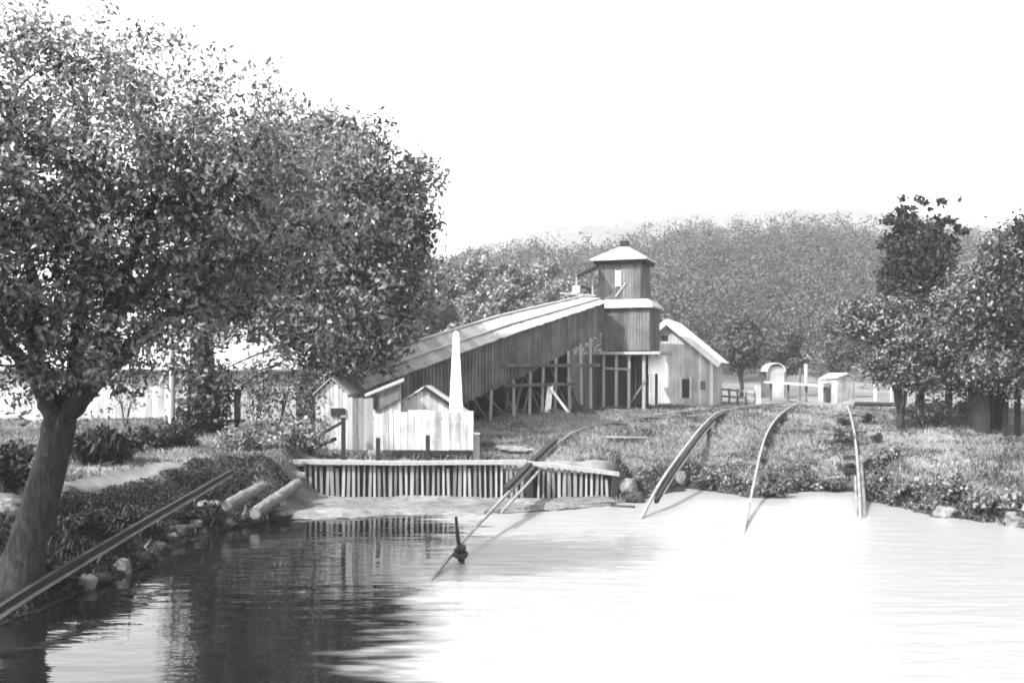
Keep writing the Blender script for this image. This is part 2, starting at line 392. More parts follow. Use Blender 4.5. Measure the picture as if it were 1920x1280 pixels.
B1 = [bl1(20, 180, 22, 120, 120, 3), bl1(-60, 330, 21, 170, 190, 3), bl1(95, 350, 22, 140, 130, 3), bl1(60, 500, 22, 170, 120, 3),
      bl1(250, 290, 22, 140, 100, 2.6, 0.45), bl1(250, 430, 23, 180, 110, 3), bl1(400, 350, 23, 150, 100, 2.8, 0.5), bl1(430, 460, 24, 170, 90, 3),
      bl1(550, 410, 24.5, 140, 100, 2.8, 0.6), bl1(160, 590, 22.5, 170, 70, 2.5), bl1(330, 540, 24, 150, 60, 2.5),
      bl1(10, 640, 21, 60, 90, 2, 0.8), bl1(170, 680, 22, 90, 60, 1.6, 0.5), 
      bl1(20, 730, 20.5, 50, 45, 1, 0.8), bl1(230, 690, 21.5, 70, 60, 1.2, 0.5), bl1(300, 640, 22.5, 60, 50, 1.2, 0.6), bl1(120, 660, 21, 60, 60, 1, 0.5), 
      bl1(-260, 380, 20, 200, 180, 3), bl1(-330, 560, 21, 160, 120, 3), bl1(-160, 560, 19, 150, 110, 2.5)]  # unseen lobes left of view, added to shade the bank and trunk
c1, cl1 = crown("crown", t1, B1, 1900, 34, 0.17, 0.14, M["leaf_near"], 0.45, 0.46)
crown("glare_sprays", t1, [bl1(330, 190, 22, 190, 120, 2.2), bl1(180, 110, 22, 130, 90, 2.2, 0.8), bl1(500, 250, 23, 150, 80, 2.2, 1), bl1(40, 60, 22, 60, 60, 1.5, 1), bl1(260, 270, 21.5, 150, 80, 2, 0.8), bl1(430, 290, 22.3, 140, 70, 2, .8), bl1(640, 280, 24, 90, 50, 2, .8)], 560, 20, 0.17, 0.12, M["leaf_pale"], 0.1, 0.46, shell=0.1)  # upper sprays coloured paler to imitate overexposed foliage
branches(trunk1, L1, cl1[RNG.choice(len(cl1), 170, replace=False)], 0.02)

# ---- the second tree, farther back, its crown reaching over the weir
g2 = hit(372, 812); D2 = 43.0
x2 = (372 - 960) / F * D2
t2 = thing("spreading_tree", (x2, D2, Tz(x2, D2) - 0.1), "wide dark tree behind the left bank, crown reaching over the sheds", "tree")
pts = [Vector((x2, D2, Tz(x2, D2) - 0.1)), P(374, 760, D2), P(380, 690, D2), P(378, 610, D2), P(400, 540, D2)]
trunk2 = MB().tube(pts, [0.75, 0.55, 0.5, 0.45, 0.35], 12, 0.5, 0.08).build("trunk", M["bark"], t2, True)
L2 = []
for seq, r in (([(380, 640, D2), (450, 585, D2), (520, 650, D2 - .5), (570, 690, D2 - 1)], 0.2), ([(378, 610, D2), (480, 500, D2), (640, 440, D2 + 1), (760, 380, D2 + 1)], 0.26),
               ([(400, 540, D2), (480, 400, D2), (560, 280, D2)], 0.24), ([(400, 540, D2), (380, 400, D2), (420, 260, D2 + 1)], 0.22),
               ([(380, 620, D2), (520, 560, D2 - 1), (700, 560, D2 - 1)], 0.2)):
    p = [P(*s) for s in seq]; out = []
    for a, c in zip(p[:-1], p[1:]): out += bend(a, c, 4, -0.1, 0.25)[:-1]
    out.append(p[-1]); n = len(out)
    L2.append((out, [r + (0.05 - r) * i / (n - 1) for i in range(n)]))
B2 = [bl(600, 340, 43, 150, 110, 4, 0.9), bl(690, 430, 43, 120, 110, 3.5), bl(740, 350, 43, 80, 60, 2.5, 0.8), bl(560, 480, 43, 160, 100, 4), bl(680, 560, 42, 110, 100, 3),
      bl(600, 620, 41.5, 120, 70, 2.8), bl(690, 650, 41, 80, 45, 2.2), bl(430, 520, 43, 110, 70, 3), bl(375, 650, 42.3, 58, 100, 2), bl(380, 740, 42, 50, 70, 1.8, .8), bl(480, 380, 44, 120, 110, 3.5, 0.8),
      bl(800, 330, 43, 34, 18, 1.2, 0.9), bl(700, 260, 43, 50, 30, 1.4, 0.25), bl(640, 270, 43, 70, 50, 2, 0.35), bl(790, 420, 43, 26, 26, 1, 0.5), bl(770, 560, 42.5, 28, 70, 1.2, 0.7), bl(560, 240, 44, 90, 40, 2, 0.25), bl(750, 470, 43, 50, 80, 2)]
c2, cl2 = crown("crown", t2, B2, 1750, 34, 0.34, 0.26, M["leaf_mid"], 0.3, 0.5)
branches(trunk2, L2, cl2[RNG.choice(len(cl2), 120, replace=False)], 0.03)

def small_tree(name, u, d, vtop, pu, label, m, lobes=7, clumps=420, per=20, size=0.3, lean=0.0, vlow=None, group=None, wt=None):
    x = (u - 960) / F * d; z0 = Tz(x, d) - 0.1; zt = CAMZ - (vtop - HV) / F * d; r = pu / F * d
    t = thing(name, (x, d, z0), label, "tree", group)
    zl = (CAMZ - (vlow - HV) / F * d) if vlow else z0 + 0.3 * (zt - z0)
    top = Vector((x + lean, d, zt - 0.25 * (zt - zl)))
    pts = bend((x, d, z0), top, 6, 0, 0.3); h = zt - z0
    tr = MB().tube(pts, [0.022 * h * (1 - 0.8 * i / 6) + 0.02 for i in range(7)], 8, 0.5, 0.08).build("trunk", M["bark"], t, True)
    blobs = []; lims = []
    for k in range(lobes):
        f = (k + 0.5) / lobes; zc = zl + (zt - zl) * (0.12 + 0.76 * f); wid = r * (0.62 + 0.42 * math.sin(math.pi * (0.15 + 0.8 * f)))
        a = random.uniform(0, 6.28); off = wid * random.uniform(0.25, 0.62)
        c = np.array([x + lean * f + math.cos(a) * off, d + math.sin(a) * off, zc])
        rr = wid * random.uniform(0.42, 0.68); blobs.append((c, np.array([rr, rr, min(rr * 0.8, (zt - zl) * 0.3)]), 1.0))
        b0 = pts[1 + int(4 * f)]; lims.append(limb(tr, b0, c, 0.018 * h * (1 - 0.6 * f) + 0.02, 0.02, -0.2, 5, 0.15))
    crown("crown", t, blobs, clumps, per, r * 0.11, size, m, 0.2, 0.55, shell=0.3)
    return t

# right-hand trees
td = small_tree("dark_tree", 1722, 50, 415, 85, "dark tall tree with ragged airy top, right of the far hut", M["leaf_dark"], 9, 1000, 30, 0.2, 0.6, 610)
crown("top_sprays", td, [bl(1712, 392, 50, 34, 26, 0.8), bl(1772, 374, 50, 40, 10, 0.5), bl(1750, 420, 50, 44, 22, 0.6), bl(1795, 440, 50, 20, 20, 0.5), bl(1690, 440, 50, 46, 40, 1)], 80, 22, 0.12, 0.24, M["leaf_dark"], 0.2, 0.6)
small_tree("leafy_tree", 1690, 47, 540, 95, "low bushy tree with forked stem in front of the dark tall tree", M["leaf_mid"], 7, 760, 30, 0.19, -0.3, 735)
ds_tree = small_tree("leafy_tree", 1850, 46, 420, 120, "broad mid grey tree at the right edge above the dark doorway", M["leaf_mid"], 11, 1500, 32, 0.19, 0.4, 750)
small_tree("leafy_tree", 1960, 44, 370, 110, "tall tree cut off by the right edge of the view", M["leaf_dark"], 9, 1000, 30, 0.2, 0, 750)
small_tree("leafy_tree", 1778, 53, 470, 90, "rounded tree filling the gap behind the two right hand trees", M["leaf_mid"], 9, 900, 30, 0.2, 0, 740)

small_tree("reflection_tree", 470, 63, 455, 120, "unseen dark tree added behind the white house to darken the water reflection", M["leaf_dark"], 9, 640, 22, 0.36, 0, 600)  # hidden tree, added to darken the reflection in the water

# foothill trees behind the covered gallery
FT = [(800, 84, 455, 60, "pale tree at the left foot of the wooded hill"), (850, 96, 470, 48, "round pale tree behind the gallery's lower roof"),
      (905, 90, 462, 52, "tall light tree above the middle of the gallery roof"), (965, 92, 475, 50, "light tree left of the tower canopy, above the gallery roof"),
      (1030, 100, 470, 55, "pale tree directly left of the tower's hip roof"), (880, 80, 545, 45, "low bushy tree just above the gallery roof's middle"),
      (960, 84, 520, 44, "small tree peeping over the gallery roof near its upper end"), (1390, 88, 590, 46, "small tree at the hill foot right of the grey gabled house"),
      (1470, 96, 600, 48, "round tree on the hill foot behind the white hooped shelter"), (1560, 92, 590, 50, "bushy tree on the hill foot behind the far white hut")]
for u, d, v, pu, lab in FT:
    small_tree("hill_foot_tree", u, d, v, pu, lab, M["leaf_pale"] if u < 1040 else M["leaf_far"], 6, 300, 24, 0.36, 0, None, "trees along the hill foot")

# the wood on the hill: one far mass
def wood():
    Vs = []; Ts = []; n = 0
    rng = np.random.default_rng(3)
    while n < 1100:
        y = rng.uniform(104, 250); u = rng.uniform(560, 2020); x = (u - 960) / F * y
        if hill_h(np.array([x]), np.array([y]))[0] < 1.0: continue
        z = Tz(x, y); h = rng.uniform(5.5, 12); r = h * rng.uniform(0.3, 0.42)
        blobs = [(np.array([x + rng.uniform(-.4, .4) * r, y + rng.uniform(-.4, .4) * r, z + h * q]), np.array([r * k] * 2 + [h * 0.2]), 1.0) for q, k in ((0.35, 0.9), (0.6, 0.85), (0.82, 0.55))]
        C, tone, _ = cloud(blobs, 54, 13, r * 0.17, rng)
        V, _f = leaf_quads(C, 0.38, 0.1, 0.8, rng); Vs.append(V); Ts.append(np.clip(0.5 * tone + 0.25 + rng.normal(0, 0.2), 0, 1)); n += 1
    V = np.concatenate(Vs); tone = np.concatenate(Ts)
    tag(raw_mesh("wooded_hillside", V, np.arange(len(V)).reshape(-1, 4), M["leaf_far"], None, tone), "dense wood covering the hill behind the mine", None, None, "stuff")
wood()

# grass and weeds on the banks
def grass():
    rng = np.random.default_rng(11)
    n = 420000; y = rng.uniform(18, 62, n); u = rng.uniform(-60, 1980, n); x = (u - 960) / F * y
    s = shore_dist(x, y); keep = (s > 0.15) & ~((x > -7.4) & (x < 3.6) & (y < 36.2)) 
    den = np.clip(1.5 * vnoise(x * 0.6, y * 0.6) * (0.4 + vnoise(x * 0.17 + 3, y * 0.17)) + 0.1, 0, 1) * np.where((x < -7) & (s < 2.2), 0.1, 1); keep &= rng.random(n) < den
    keep &= ~((x < -6.8) & (s > 2.1) & (s < 2.6) & (x < -8.2))
    x, y, s = x[keep], y[keep], s[keep]; z = T(x, y); n = len(x)
    h = (0.05 + 0.16 * rng.random(n)) * (0.6 + 0.9 * vnoise(x * 0.35 + 4, y * 0.35)) * np.where(s < 1.5, 1.5, 1)
    h *= np.where(x < -6.5, 0.8, 1)
    a = rng.uniform(0, 6.28, n); wd = 0.014 + 0.022 * rng.random(n); ln = rng.normal(0, 0.5, (n, 2)) * h[:, None]
    dx, dy = np.cos(a) * wd, np.sin(a) * wd
    V = np.stack([np.stack([x - dx, y - dy, z - 0.02], -1), np.stack([x + dx, y + dy, z - 0.02], -1), np.stack([x + ln[:, 0], y + ln[:, 1], z + h], -1)], 1).reshape(-1, 3)
    tone = np.clip(rng.normal(0.5, 0.22, n) + 0.9 * (vnoise(x * 0.8, y * 0.8) - 0.5), 0, 1)
    tag(raw_mesh("bank_grass", V, np.arange(n * 3).reshape(-1, 3), M["grass"], None, tone, k=3), "rough grass growing over the banks", None, None, "stuff")
grass()

def weeds():
    rng = np.random.default_rng(21); n = 120000; y = rng.uniform(16.5, 37, n); x = rng.uniform(-14, -6.3, n); s = shore_dist(x, y)
    wide = (x > -10) & (y > 30)
    keep = (s > 0.1) & ((s < 2.1) | (wide & (s < 2.7))) & (rng.random(n) < 0.35 + 0.9 * vnoise(x * 1.3, y * 1.3)) & ~((x > -7.3) & (y < 36))
    x, y = x[keep], y[keep]; n = len(x); z = T(x, y)
    C = np.stack([x, y, z + 0.02 + 0.05 * rng.random(n) + 0.08 * np.maximum(0, vnoise(x * 2, y * 2) - .5)], -1)
    V, Fc = leaf_quads(C, 0.1, -0.3, 0.4, rng)
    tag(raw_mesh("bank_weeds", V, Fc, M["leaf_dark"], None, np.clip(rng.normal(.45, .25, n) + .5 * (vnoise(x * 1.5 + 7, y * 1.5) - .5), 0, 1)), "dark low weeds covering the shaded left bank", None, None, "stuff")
weeds()
def shore_weeds():
    rng = np.random.default_rng(31); n = 260000; y = rng.uniform(28, 60, n); x = rng.uniform(1.5, 22, n); s = shore_dist(x, y)
    pn = vnoise(x * 0.9, y * 0.9) * 0.6 + vnoise(x * 2.3, y * 2.3) * 0.4
    pr = np.where(s < 0.9, 0.9 * (pn > .3), np.where(s < 2.0, 0.4 * (pn > .5), 0.3 * (pn > .66) * (x > 6)))
    keep = (s > -0.05) & (rng.random(n) < pr) & ((x > 4.2) | (y > 36.2)); x, y, s, pn = x[keep], y[keep], s[keep], pn[keep]; n = len(x); z = T(x, y)
    hgt = (0.06 + 0.7 * np.maximum(0, pn - .35)) * np.where(s < 1.2, 1.2, 0.4)
    C = np.stack([x, y, np.maximum(z, 0) + hgt * rng.random(n)], -1)
    V, Fc = leaf_quads(C, 0.15, -0.4, 0.38, rng)
    tag(raw_mesh("shore_weeds", V, Fc, M["leaf_mid"], None, np.clip(rng.normal(.4, .25, n) + .7 * (vnoise(x * .8 + 7, y * .8) - .5), 0, 1)), "ragged weeds along the right shore and over the old track bed", None, None, "stuff")
shore_weeds()

def bush(u, d, pu, pv, label, m, clumps=60, per=18, size=0.16, group=None, name="bush", droop=0.0, vbase=None, spiky=False):
    x = (u - 960) / F * d; z = Tz(x, d); r = pu / F * d; h = pv / F * d
    o = thing(name, (x, d, z), label, "bush", group)
    st = MB()
    for k in range(6):
        a = random.uniform(0, 6.28); st.tube(bend((x, d, z - 0.05), (x + math.cos(a) * r * .5, d + math.sin(a) * r * .5, z + h * 0.6), 3, 0, 0.05), [0.025, 0.02, 0.014, 0.008], 5)
    st.build("stems", M["bark"], o)
    bb = [(np.array([x + random.uniform(-.45, .45) * r, d + random.uniform(-.4, .4) * r, z + h * random.uniform(0.3, 0.62)]), np.array([r * .6, r * .6, h * 0.38]), 1.0) for _ in range(4)]
    crown("foliage", o, bb, clumps, per, min(r, h) * 0.16, size, m, -0.8 if spiky else droop, 0.22 if spiky else 0.55, shell=0.2)
    return o

def at_ground(u, v): p = hit(u, v); return p.y
# left bank bushes
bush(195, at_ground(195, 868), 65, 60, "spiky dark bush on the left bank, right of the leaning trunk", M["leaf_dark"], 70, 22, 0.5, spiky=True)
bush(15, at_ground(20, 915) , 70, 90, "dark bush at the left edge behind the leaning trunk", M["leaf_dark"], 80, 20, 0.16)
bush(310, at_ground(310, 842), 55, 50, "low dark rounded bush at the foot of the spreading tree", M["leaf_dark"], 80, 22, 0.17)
bush(375, 41.5, 58, 115, "dense dark shrub climbing the spreading tree's trunk", M["leaf_dark"], 110, 24, 0.2)
for u, d, pu, pv, lab in ((520, 40, 56, 190, "tall airy grey shrub between the white house and the small white shed"), (590, 40.2, 50, 165, "leafy grey shrub directly left of the small white shed"),
                          (560, 36.6, 50, 60, "pale low bush behind the weir's left end"), (455, 35, 55, 50, "pale grassy bush above the upper end of the bank rail"), (625, 41.5, 50, 150, "thin shrub behind the small white shed")):
    bush(u, d, pu, pv, lab, M["leaf_pale"] if d < 40 else M["leaf_mid"], 80, 18, 0.17)
for u, d, pu, pv, lab in ((235, 45, 60, 190, "tall thin pale sapling in front of the white house, left of the pale pole"), (478, 46, 45, 150, "thin pale sapling in front of the white house, right of the dark upright post"), (120, 44, 60, 110, "pale shrub in front of the white house beside the leaning trunk")):
    bush(u, d, pu, pv, lab, M["leaf_pale"], 46, 14, 0.18)
# right bank shrubs along the waterline, each told apart by what it stands beside
RB = [(1345, 914, 34, 30, "dark weed clump overhanging the water right of the double rail"), (1385, 922, 30, 26, "weed clump at the waterline just left of the thin bent rail"),
      (1450, 930, 36, 30, "dark weed clump at the waterline just right of the thin bent rail"), (1510, 915, 34, 24, "low weed clump between the thin bent rail and the straight rail"),
      (1565, 914, 30, 24, "small weed clump at the waterline left of the straight rail"), (1650, 930, 34, 46, "leafy clump at the waterline right of the straight rail"),
      (1705, 945, 40, 50, "bushy clump left of the rounded white rock"), (1790, 945, 44, 56, "large bush overhanging the rounded white rock on the right bank"),
      (1850, 965, 40, 50, "bush between the two pale rocks at the right edge"), (1925, 970, 50, 60, "bush at the right edge behind the pale rock"),
      (1665, 870, 30, 30, "small dark bush halfway up the slope right of the straight rail"), (1575, 830, 22, 24, "low bush beside the straight rail halfway up the slope")]
for u, v, pu, pv, lab in RB:
    bush(u, at_ground(u, v), pu, pv, lab, M["leaf_mid"], 46, 18, 0.17, "bushes on the right bank")
for u, v, pu, pv, lab in ((1755, 800, 48, 60, "pale brushy bush in front of the right hand trees"), (1720, 800, 40, 40, "pale low bush left of the brushy pale bush under the trees"), (1825, 790, 34, 50, "pale bush left of the dark doorway")):
    bush(u, at_ground(u, v), pu, pv, lab, M["leaf_pale"], 60, 18, 0.2)

for u, v, lab in ((1628, 795, "small dark weed tuft right of the straight rail's top"), (1582, 800, "small weed tuft left of the straight rail's top"), (1640, 830, "dark weed tuft right of the straight rail, upper slope"), (1632, 885, "dark weed tuft right of the straight rail, near the water"), (1588, 890, "dark weed tuft left of the straight rail, near the water")):
    bush(u, at_ground(u, v), 15, 20, lab, M["leaf_dark"], 20, 14, 0.13, "bushes on the right bank")
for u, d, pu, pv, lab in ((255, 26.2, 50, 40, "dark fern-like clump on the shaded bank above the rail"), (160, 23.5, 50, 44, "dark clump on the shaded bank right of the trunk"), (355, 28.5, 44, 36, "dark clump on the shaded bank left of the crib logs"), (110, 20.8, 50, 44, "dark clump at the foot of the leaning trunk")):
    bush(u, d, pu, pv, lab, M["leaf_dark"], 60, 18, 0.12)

# ------------------------------------------------------------------ weir
wz = [(-8.0, 1.42), (0.45, 1.40), (0.62, 1.38), (2.0, 1.24), (3.6, 1.0)]
def wtop(x): return float(np.interp(x, [p[0] for p in wz], [p[1] for p in wz]))
we = thing("slatted_weir", (-2, WY, 0), "low weir faced with upright wooden slats across the water", "weir")
s_ = MB(); x = -7.25; i = 0
while x < 3.5:
    h = wtop(x) - 0.12; lean = random.uniform(-0.045, 0.045); h -= random.choice((0, 0, 0, 0, .05, .12))
    if not 0.42 < x < 0.78:
        s_.bar((x, WY, random.uniform(-0.1, 0.06)), (x + lean, WY + 0.02, h), random.uniform(0.065, 0.12), 0.05)
    x += 0.187 + random.uniform(-0.012, 0.012)
s_.build("slat_panel", M["pale_wood"], we)
MB().box((-1.85, WY + 0.1, 0.5), (10.9, 0.06, 1.0), tone=0.3).build("backing_board", M["dark_wood"], we)
MB().box((-3.8, WY + 0.1, 1.14), (7.0, 0.06, 0.28), tone=0.3).build("backing_board", M["dark_wood"], we)
MB().path([(-8.0, WY, 1.42), (-4, WY - .02, 1.36), (0.5, WY, 1.40)], 0.34, 0.13, 0.7).build("cap_beam", M["pale_wood"], we)
MB().path([(0.55, WY + .03, 1.36), (2.0, WY, 1.2), (3.75, WY, 0.97)], 0.3, 0.13, 0.7).build("cap_beam", M["pale_wood"], we)
MB().box((0.6, WY - 0.03, 0.62), (0.26, 0.2, 1.3), tone=0.4).build("post", M["dark_wood"], we)
for xx in (-7.4, 3.6): MB().box((xx, WY - 0.04, wtop(xx) / 2 - 0.1), (0.2, 0.2, wtop(xx) + 0.02), tone=0.4).build("post", M["dark_wood"], we)

# stones / gravel ledge under the weir is part of the ground; a pale sheet of gravel lies over it
gx_ = np.arange(-8.2, 4.0, 0.2); gy_ = np.arange(30.5, 35.7, 0.2); X, Y = np.meshgrid(gx_, gy_)
Z = T(X, Y) + 0.012 + 0.02 * vnoise(X * 4, Y * 4)
edge = shore_dist(X, Y); Z = np.where(edge < 0.12, -0.2, Z)
I = np.arange(X.size).reshape(X.shape); Fq = np.stack([I[:-1, :-1], I[:-1, 1:], I[1:, 1:], I[1:, :-1]], -1).reshape(-1, 4)
tag(raw_mesh("gravel_bar", np.stack([X, Y, Z], -1).reshape(-1, 3), Fq, M["mud"], smooth=True), "pale gravel bar below the weir", None, None, "structure")

def rock(u, v, pu, pv, label, d=None, m=None, group=None, seed=0, sink=0.2):
    p = hit(u, v) if d is None else P(u, v, d)
    rx = pu / F * p.y; rz = pv / F * p.y
    import bmesh
    bm = bmesh.new(); bmesh.ops.create_icosphere(bm, subdivisions=3, radius=1)
    rs = random.Random(seed)
    ph = [rs.uniform(0, 6) for _ in range(6)]
    for vv in bm.verts:
        c = vv.co; k = 1 + 0.16 * math.sin(3.1 * c.x + ph[0]) * math.sin(2.7 * c.y + ph[1]) + 0.12 * math.sin(4.3 * c.z + ph[2] + c.x * 2)
        k += 0.06 * math.sin(9 * c.x + ph[3]) * math.sin(8 * c.z + ph[4])
        vv.co = Vector((c.x * rx * k, c.y * rx * 0.8 * k, max(-0.7, min(c.z, 0.75)) * rz * k * 1.25))
    me = bpy.data.meshes.new("rock"); bm.to_mesh(me); bm.free(); me.materials.append(m or M["stone"])
    o = bpy.data.objects.new("rock", me); COL.objects.link(o); o.location = (p.x, p.y, p.z + rz * (1 - sink) * 0.6)
    return tag(o, label, "rock", group)
rock(1772, 966, 20, 11, "rounded white rock at the waterline on the right bank", seed=1)
rock(1908, 985, 24, 18, "pale rock at the right edge by the water", seed=2)
rock(1172, 920, 24, 16, "pale block of stone at the weir's right end", seed=3)
rock(1190, 940, 20, 12, "dark low stone at the waterline below the weir's right end", m=M["bark"], seed=4)
rock(1275, 905, 12, 14, "small white stone on the bank right of the double rail", seed=5)
rock(228, 1072, 20, 16, "pale stone on the left shore below the bank rail", seed=6)
rock(160, 1100, 26, 14, "grey flat stone on the left shore beside the leaning trunk", seed=7)
rock(10, 965, 24, 22, "pale boulder at the left edge behind the leaning trunk", seed=8)
rock(960, 848, 34, 9, "flat pale slab of stone right of the board fence", seed=9)
rock(365, 985, 16, 8, "small pale stone at the water near the crib logs", seed=10)
rock(320, 1010, 12, 7, "small stone at the foot of the shaded left bank", seed=12)

for i, (u, v, pu, pv, lab) in enumerate(((300, 1032, 16, 10, "dark stone at the shaded bank foot, third from the crib logs"), (345, 1000, 18, 11, "dark stone at the shaded bank foot, nearest the crib logs"), (262, 1052, 18, 12, "dark stone at the shaded bank foot, left of the small grey stone"), (185, 1092, 22, 12, "dark wet stone at the waterline near the trunk"), (425, 985, 22, 10, "dark stone lying below the longest crib log"), (520, 972, 24, 9, "low dark stone between the crib and the gravel bar"))):
    rock(u, v, pu, pv, lab, m=M["bark"], seed=20 + i)

def log(a, c, r, label, m=None, name="log", group=None):
    a = Vector(a); c = Vector(c); mb = MB(); pts = bend(a, c, 14, 0, 0.03 + r * .1)
    mb.tube(pts, [r * (random.uniform(.95, 1.04) - .012 * i) * (0.9 if i in (0, 14) else 1) for i in range(15)], 14, 0.5, 0.045)
    o = thing(name, (a + c) / 2, label, "log", group); mb.build("log_body", m or M["log"], o)
    d = (c - a).normalized()
    MB().tube([a - d * 0.012, a - d * 0.002], [r * .66, r * .66], 9, 0.4).build("cut_end", M["pale_wood"], o)
    return o
G_ = "pale logs of the crib at the weir's left end"
def lp(u, v, d): return P(u, v, d)
log(lp(425, 948, 29.5), lp(522, 893, 33.5), 0.19, "long pale log of the crib, leftmost and uppermost", group=G_)
log(lp(478, 962, 29.8), lp(560, 905, 33.6), 0.2, "thick pale log of the crib, lying lowest by the dark water", group=G_)
log(lp(375, 947, 29.0), lp(412, 946, 29.8), 0.14, "short pale log end on the left shore", group=G_)
log(lp(512, 893, 34.6), lp(572, 893, 34.9), 0.2, "pale cross log of the crib against the weir's left post", group=G_)
log(lp(520, 872, 35.3), lp(575, 868, 35.5), 0.14, "upper pale cross log of the crib level with the weir's cap", group=G_)
log(lp(905, 960, 32.5), lp(1152, 941, 35.0), 0.11, "long thin pale log floating along the gravel below the weir", name="floating_log")
log(lp(1145, 948, 34.4), lp(1190, 950, 34.0), 0.06, "short dark stick floating by the weir's right end", M["dark_wood"], name="stick")
log(lp(1602, 757, 56), lp(1690, 758, 55), 0.13, "dark log lying across the top of the straight rail", M["dark_wood"])
log(hit(1148, 900, .1), hit(1205, 898, .1), 0.16, "pale beam end jutting from the weir's right end", M["log"])

# ------------------------------------------------------------------ rails
def rail(pts, label, parts, ties=()):
    o = thing("track_rail", pts[0], label, "rail", "rails of the washed out mine track")
    def dense(p):
        out = []
        p = [Vector(q) for q in p]; n = len(p)
        for i in range(n - 1):
            p0, p1, p2, p3 = p[max(i - 1, 0)], p[i], p[i + 1], p[min(i + 2, n - 1)]
            for k in range(6):
                t = k / 6; out.append(0.5 * ((2 * p1) + (-p0 + p2) * t + (2 * p0 - 5 * p1 + 4 * p2 - p3) * t * t + (-p0 + 3 * p1 - 3 * p2 + p3) * t ** 3))
        out.append(p[-1]); return [q + Vector((random.uniform(-.005, .005), 0, random.uniform(-.005, .005))) for q in out]
    D = dense(pts)
    for name, m, wd, ht, off, f0, f1 in parts:
        n = len(D); seg = D[int(f0 * (n - 1)):int(f1 * (n - 1)) + 1]
        MB().path([q + Vector(off) for q in seg], wd, ht, 0.5).build(name, m, o)
    for q, a in ties:
        MB().box(q, (0.2, 1.1, 0.18), a, 0.4).build("tie", M["dark_wood"], o)
    return o
iron, dk, ow = M["iron"], M["dark_wood"], M["old_wood"]
def h_(u, v, lift=0.14): return hit(u, v, lift)
A = [P(795, 1095, 21.55) + Vector((0, 0, -0.1)), P(870, 1012, 25.5), P(955, 922, 31.5), P(1045, 832, 40.5), h_(1100, 802), h_(1200, 784), h_(1290, 771), h_(1360, 763)]
tA = [(h_(u, v, 0.0) + Vector((0, 0, 0.0)), R(75)) for u, v in ((1155, 797), (1200, 791), (1232, 786), (1265, 781), (1297, 776), (1322, 772))]
rail(A, "long rail sloping over the weir into the water beside the stake", [("rail_head", iron, 0.07, 0.08, (0, 0, 0), 0, 1), ("stringer", dk, 0.18, 0.2, (-0.12, 0.0, 0.07), 0.30, 0.44), ("strap", iron, 0.07, 0.06, (0.22, 0.0, -0.12), 0.26, 0.44)], tA)
Bp = [P(1198, 975, 31.2) + Vector((0, 0, -0.1)), P(1238, 908, 34.5), P(1280, 848, 39.5), P(1318, 800, 45.5), h_(1352, 774, 0.2), h_(1420, 762), h_(1500, 754)]
rail(Bp, "double rail bending over the bank into the water, right of the weir", [("rail_head", iron, 0.085, 0.09, (0, 0, 0.05), 0, 1), ("stringer", dk, 0.12, 0.16, (0.12, 0, -0.1), 0.12, 0.75), ("strap", iron, 0.05, 0.05, (0.22, 0, -0.13), 0.14, 0.6)],
     [(h_(u, v, 0.0), R(70)) for u, v in ((1368, 772), (1385, 769), (1404, 767), (1425, 765), (1448, 762))])
Cp = [P(1392, 1002, 28.2) + Vector((0, 0, -0.1)), P(1410, 925, 34.5), h_(1426, 850, .3), h_(1441, 808, .3), h_(1466, 776, .3), h_(1500, 755, .2)]
rail(Cp, "thin bent rail dropping into the water left of the straight rail", [("rail_head", iron, 0.075, 0.08, (0, 0, 0.04), 0, 1), ("stringer", dk, 0.13, 0.15, (0.04, 0, -0.1), 0.5, 0.95)], [(h_(u, v, 0.05), R(10)) for u, v in ((1424, 862), (1431, 832), (1442, 808), (1456, 789), (1474, 773))])
Dp = [P(1613, 972, 31.2) + Vector((0, 0, -0.1)), P(1610, 905, 36.5), h_(1604, 830, .25), h_(1596, 785, 0.25), h_(1588, 762, .2)]
rail(Dp, "straight rail running down the grassy bank into the water", [("rail_head", iron, 0.085, 0.09, (0, 0, 0.03), 0, 1), ("stringer", ow, 0.12, 0.13, (0.14, 0, -0.06), 0, 0.45), ("strap", iron, 0.07, 0.07, (-0.12, 0, -0.04), 0, 0.3)], [(h_(u, v, 0.05), R(88)) for u, v in ((1609, 882), (1607, 858), (1605, 834), (1601, 812), (1598, 794), (1594, 780))])
Lp = [P(-60, 1180, 17.0), P(60, 1102, 18.5), P(200, 1018, 21.8), P(330, 943, 26.5), P(432, 885, 31.6)]
rail(Lp, "dark rail slanting down the shaded left bank past the trunk", [("rail_head", iron, 0.05, 0.05, (0.07, -0.05, -0.11), 0, 1), ("stringer", dk, 0.1, 0.11, (0, 0, 0), 0, 1)])

sk = thing("snag_stake", P(868, 1055, 24.1), "dark leaning stake with a clump of driftwood caught on it in the water", "stake")
MB().tube([P(868, 1060, 24.1), P(858, 1005, 24.1), P(855, 968, 24.1)], [0.06, 0.05, 0.035], 8, 0.4, 0.05).build("stake", dk, sk)
cm = MB()
for k in range(16):
    a = random.uniform(0, 6.28); c = P(866 + random.uniform(-9, 9), 1036 + random.uniform(-14, 12), 24.1 + random.uniform(-.12, .12)); dv = Vector((math.cos(a), math.sin(a), random.uniform(-.4, .4))) * random.uniform(.05, .1)
    cm.tube([c - dv, c, c + dv], [0.05, 0.09, 0.045], 7, 0.3, 0.15)
cm.build("driftwood_clump", M["bark"], sk)

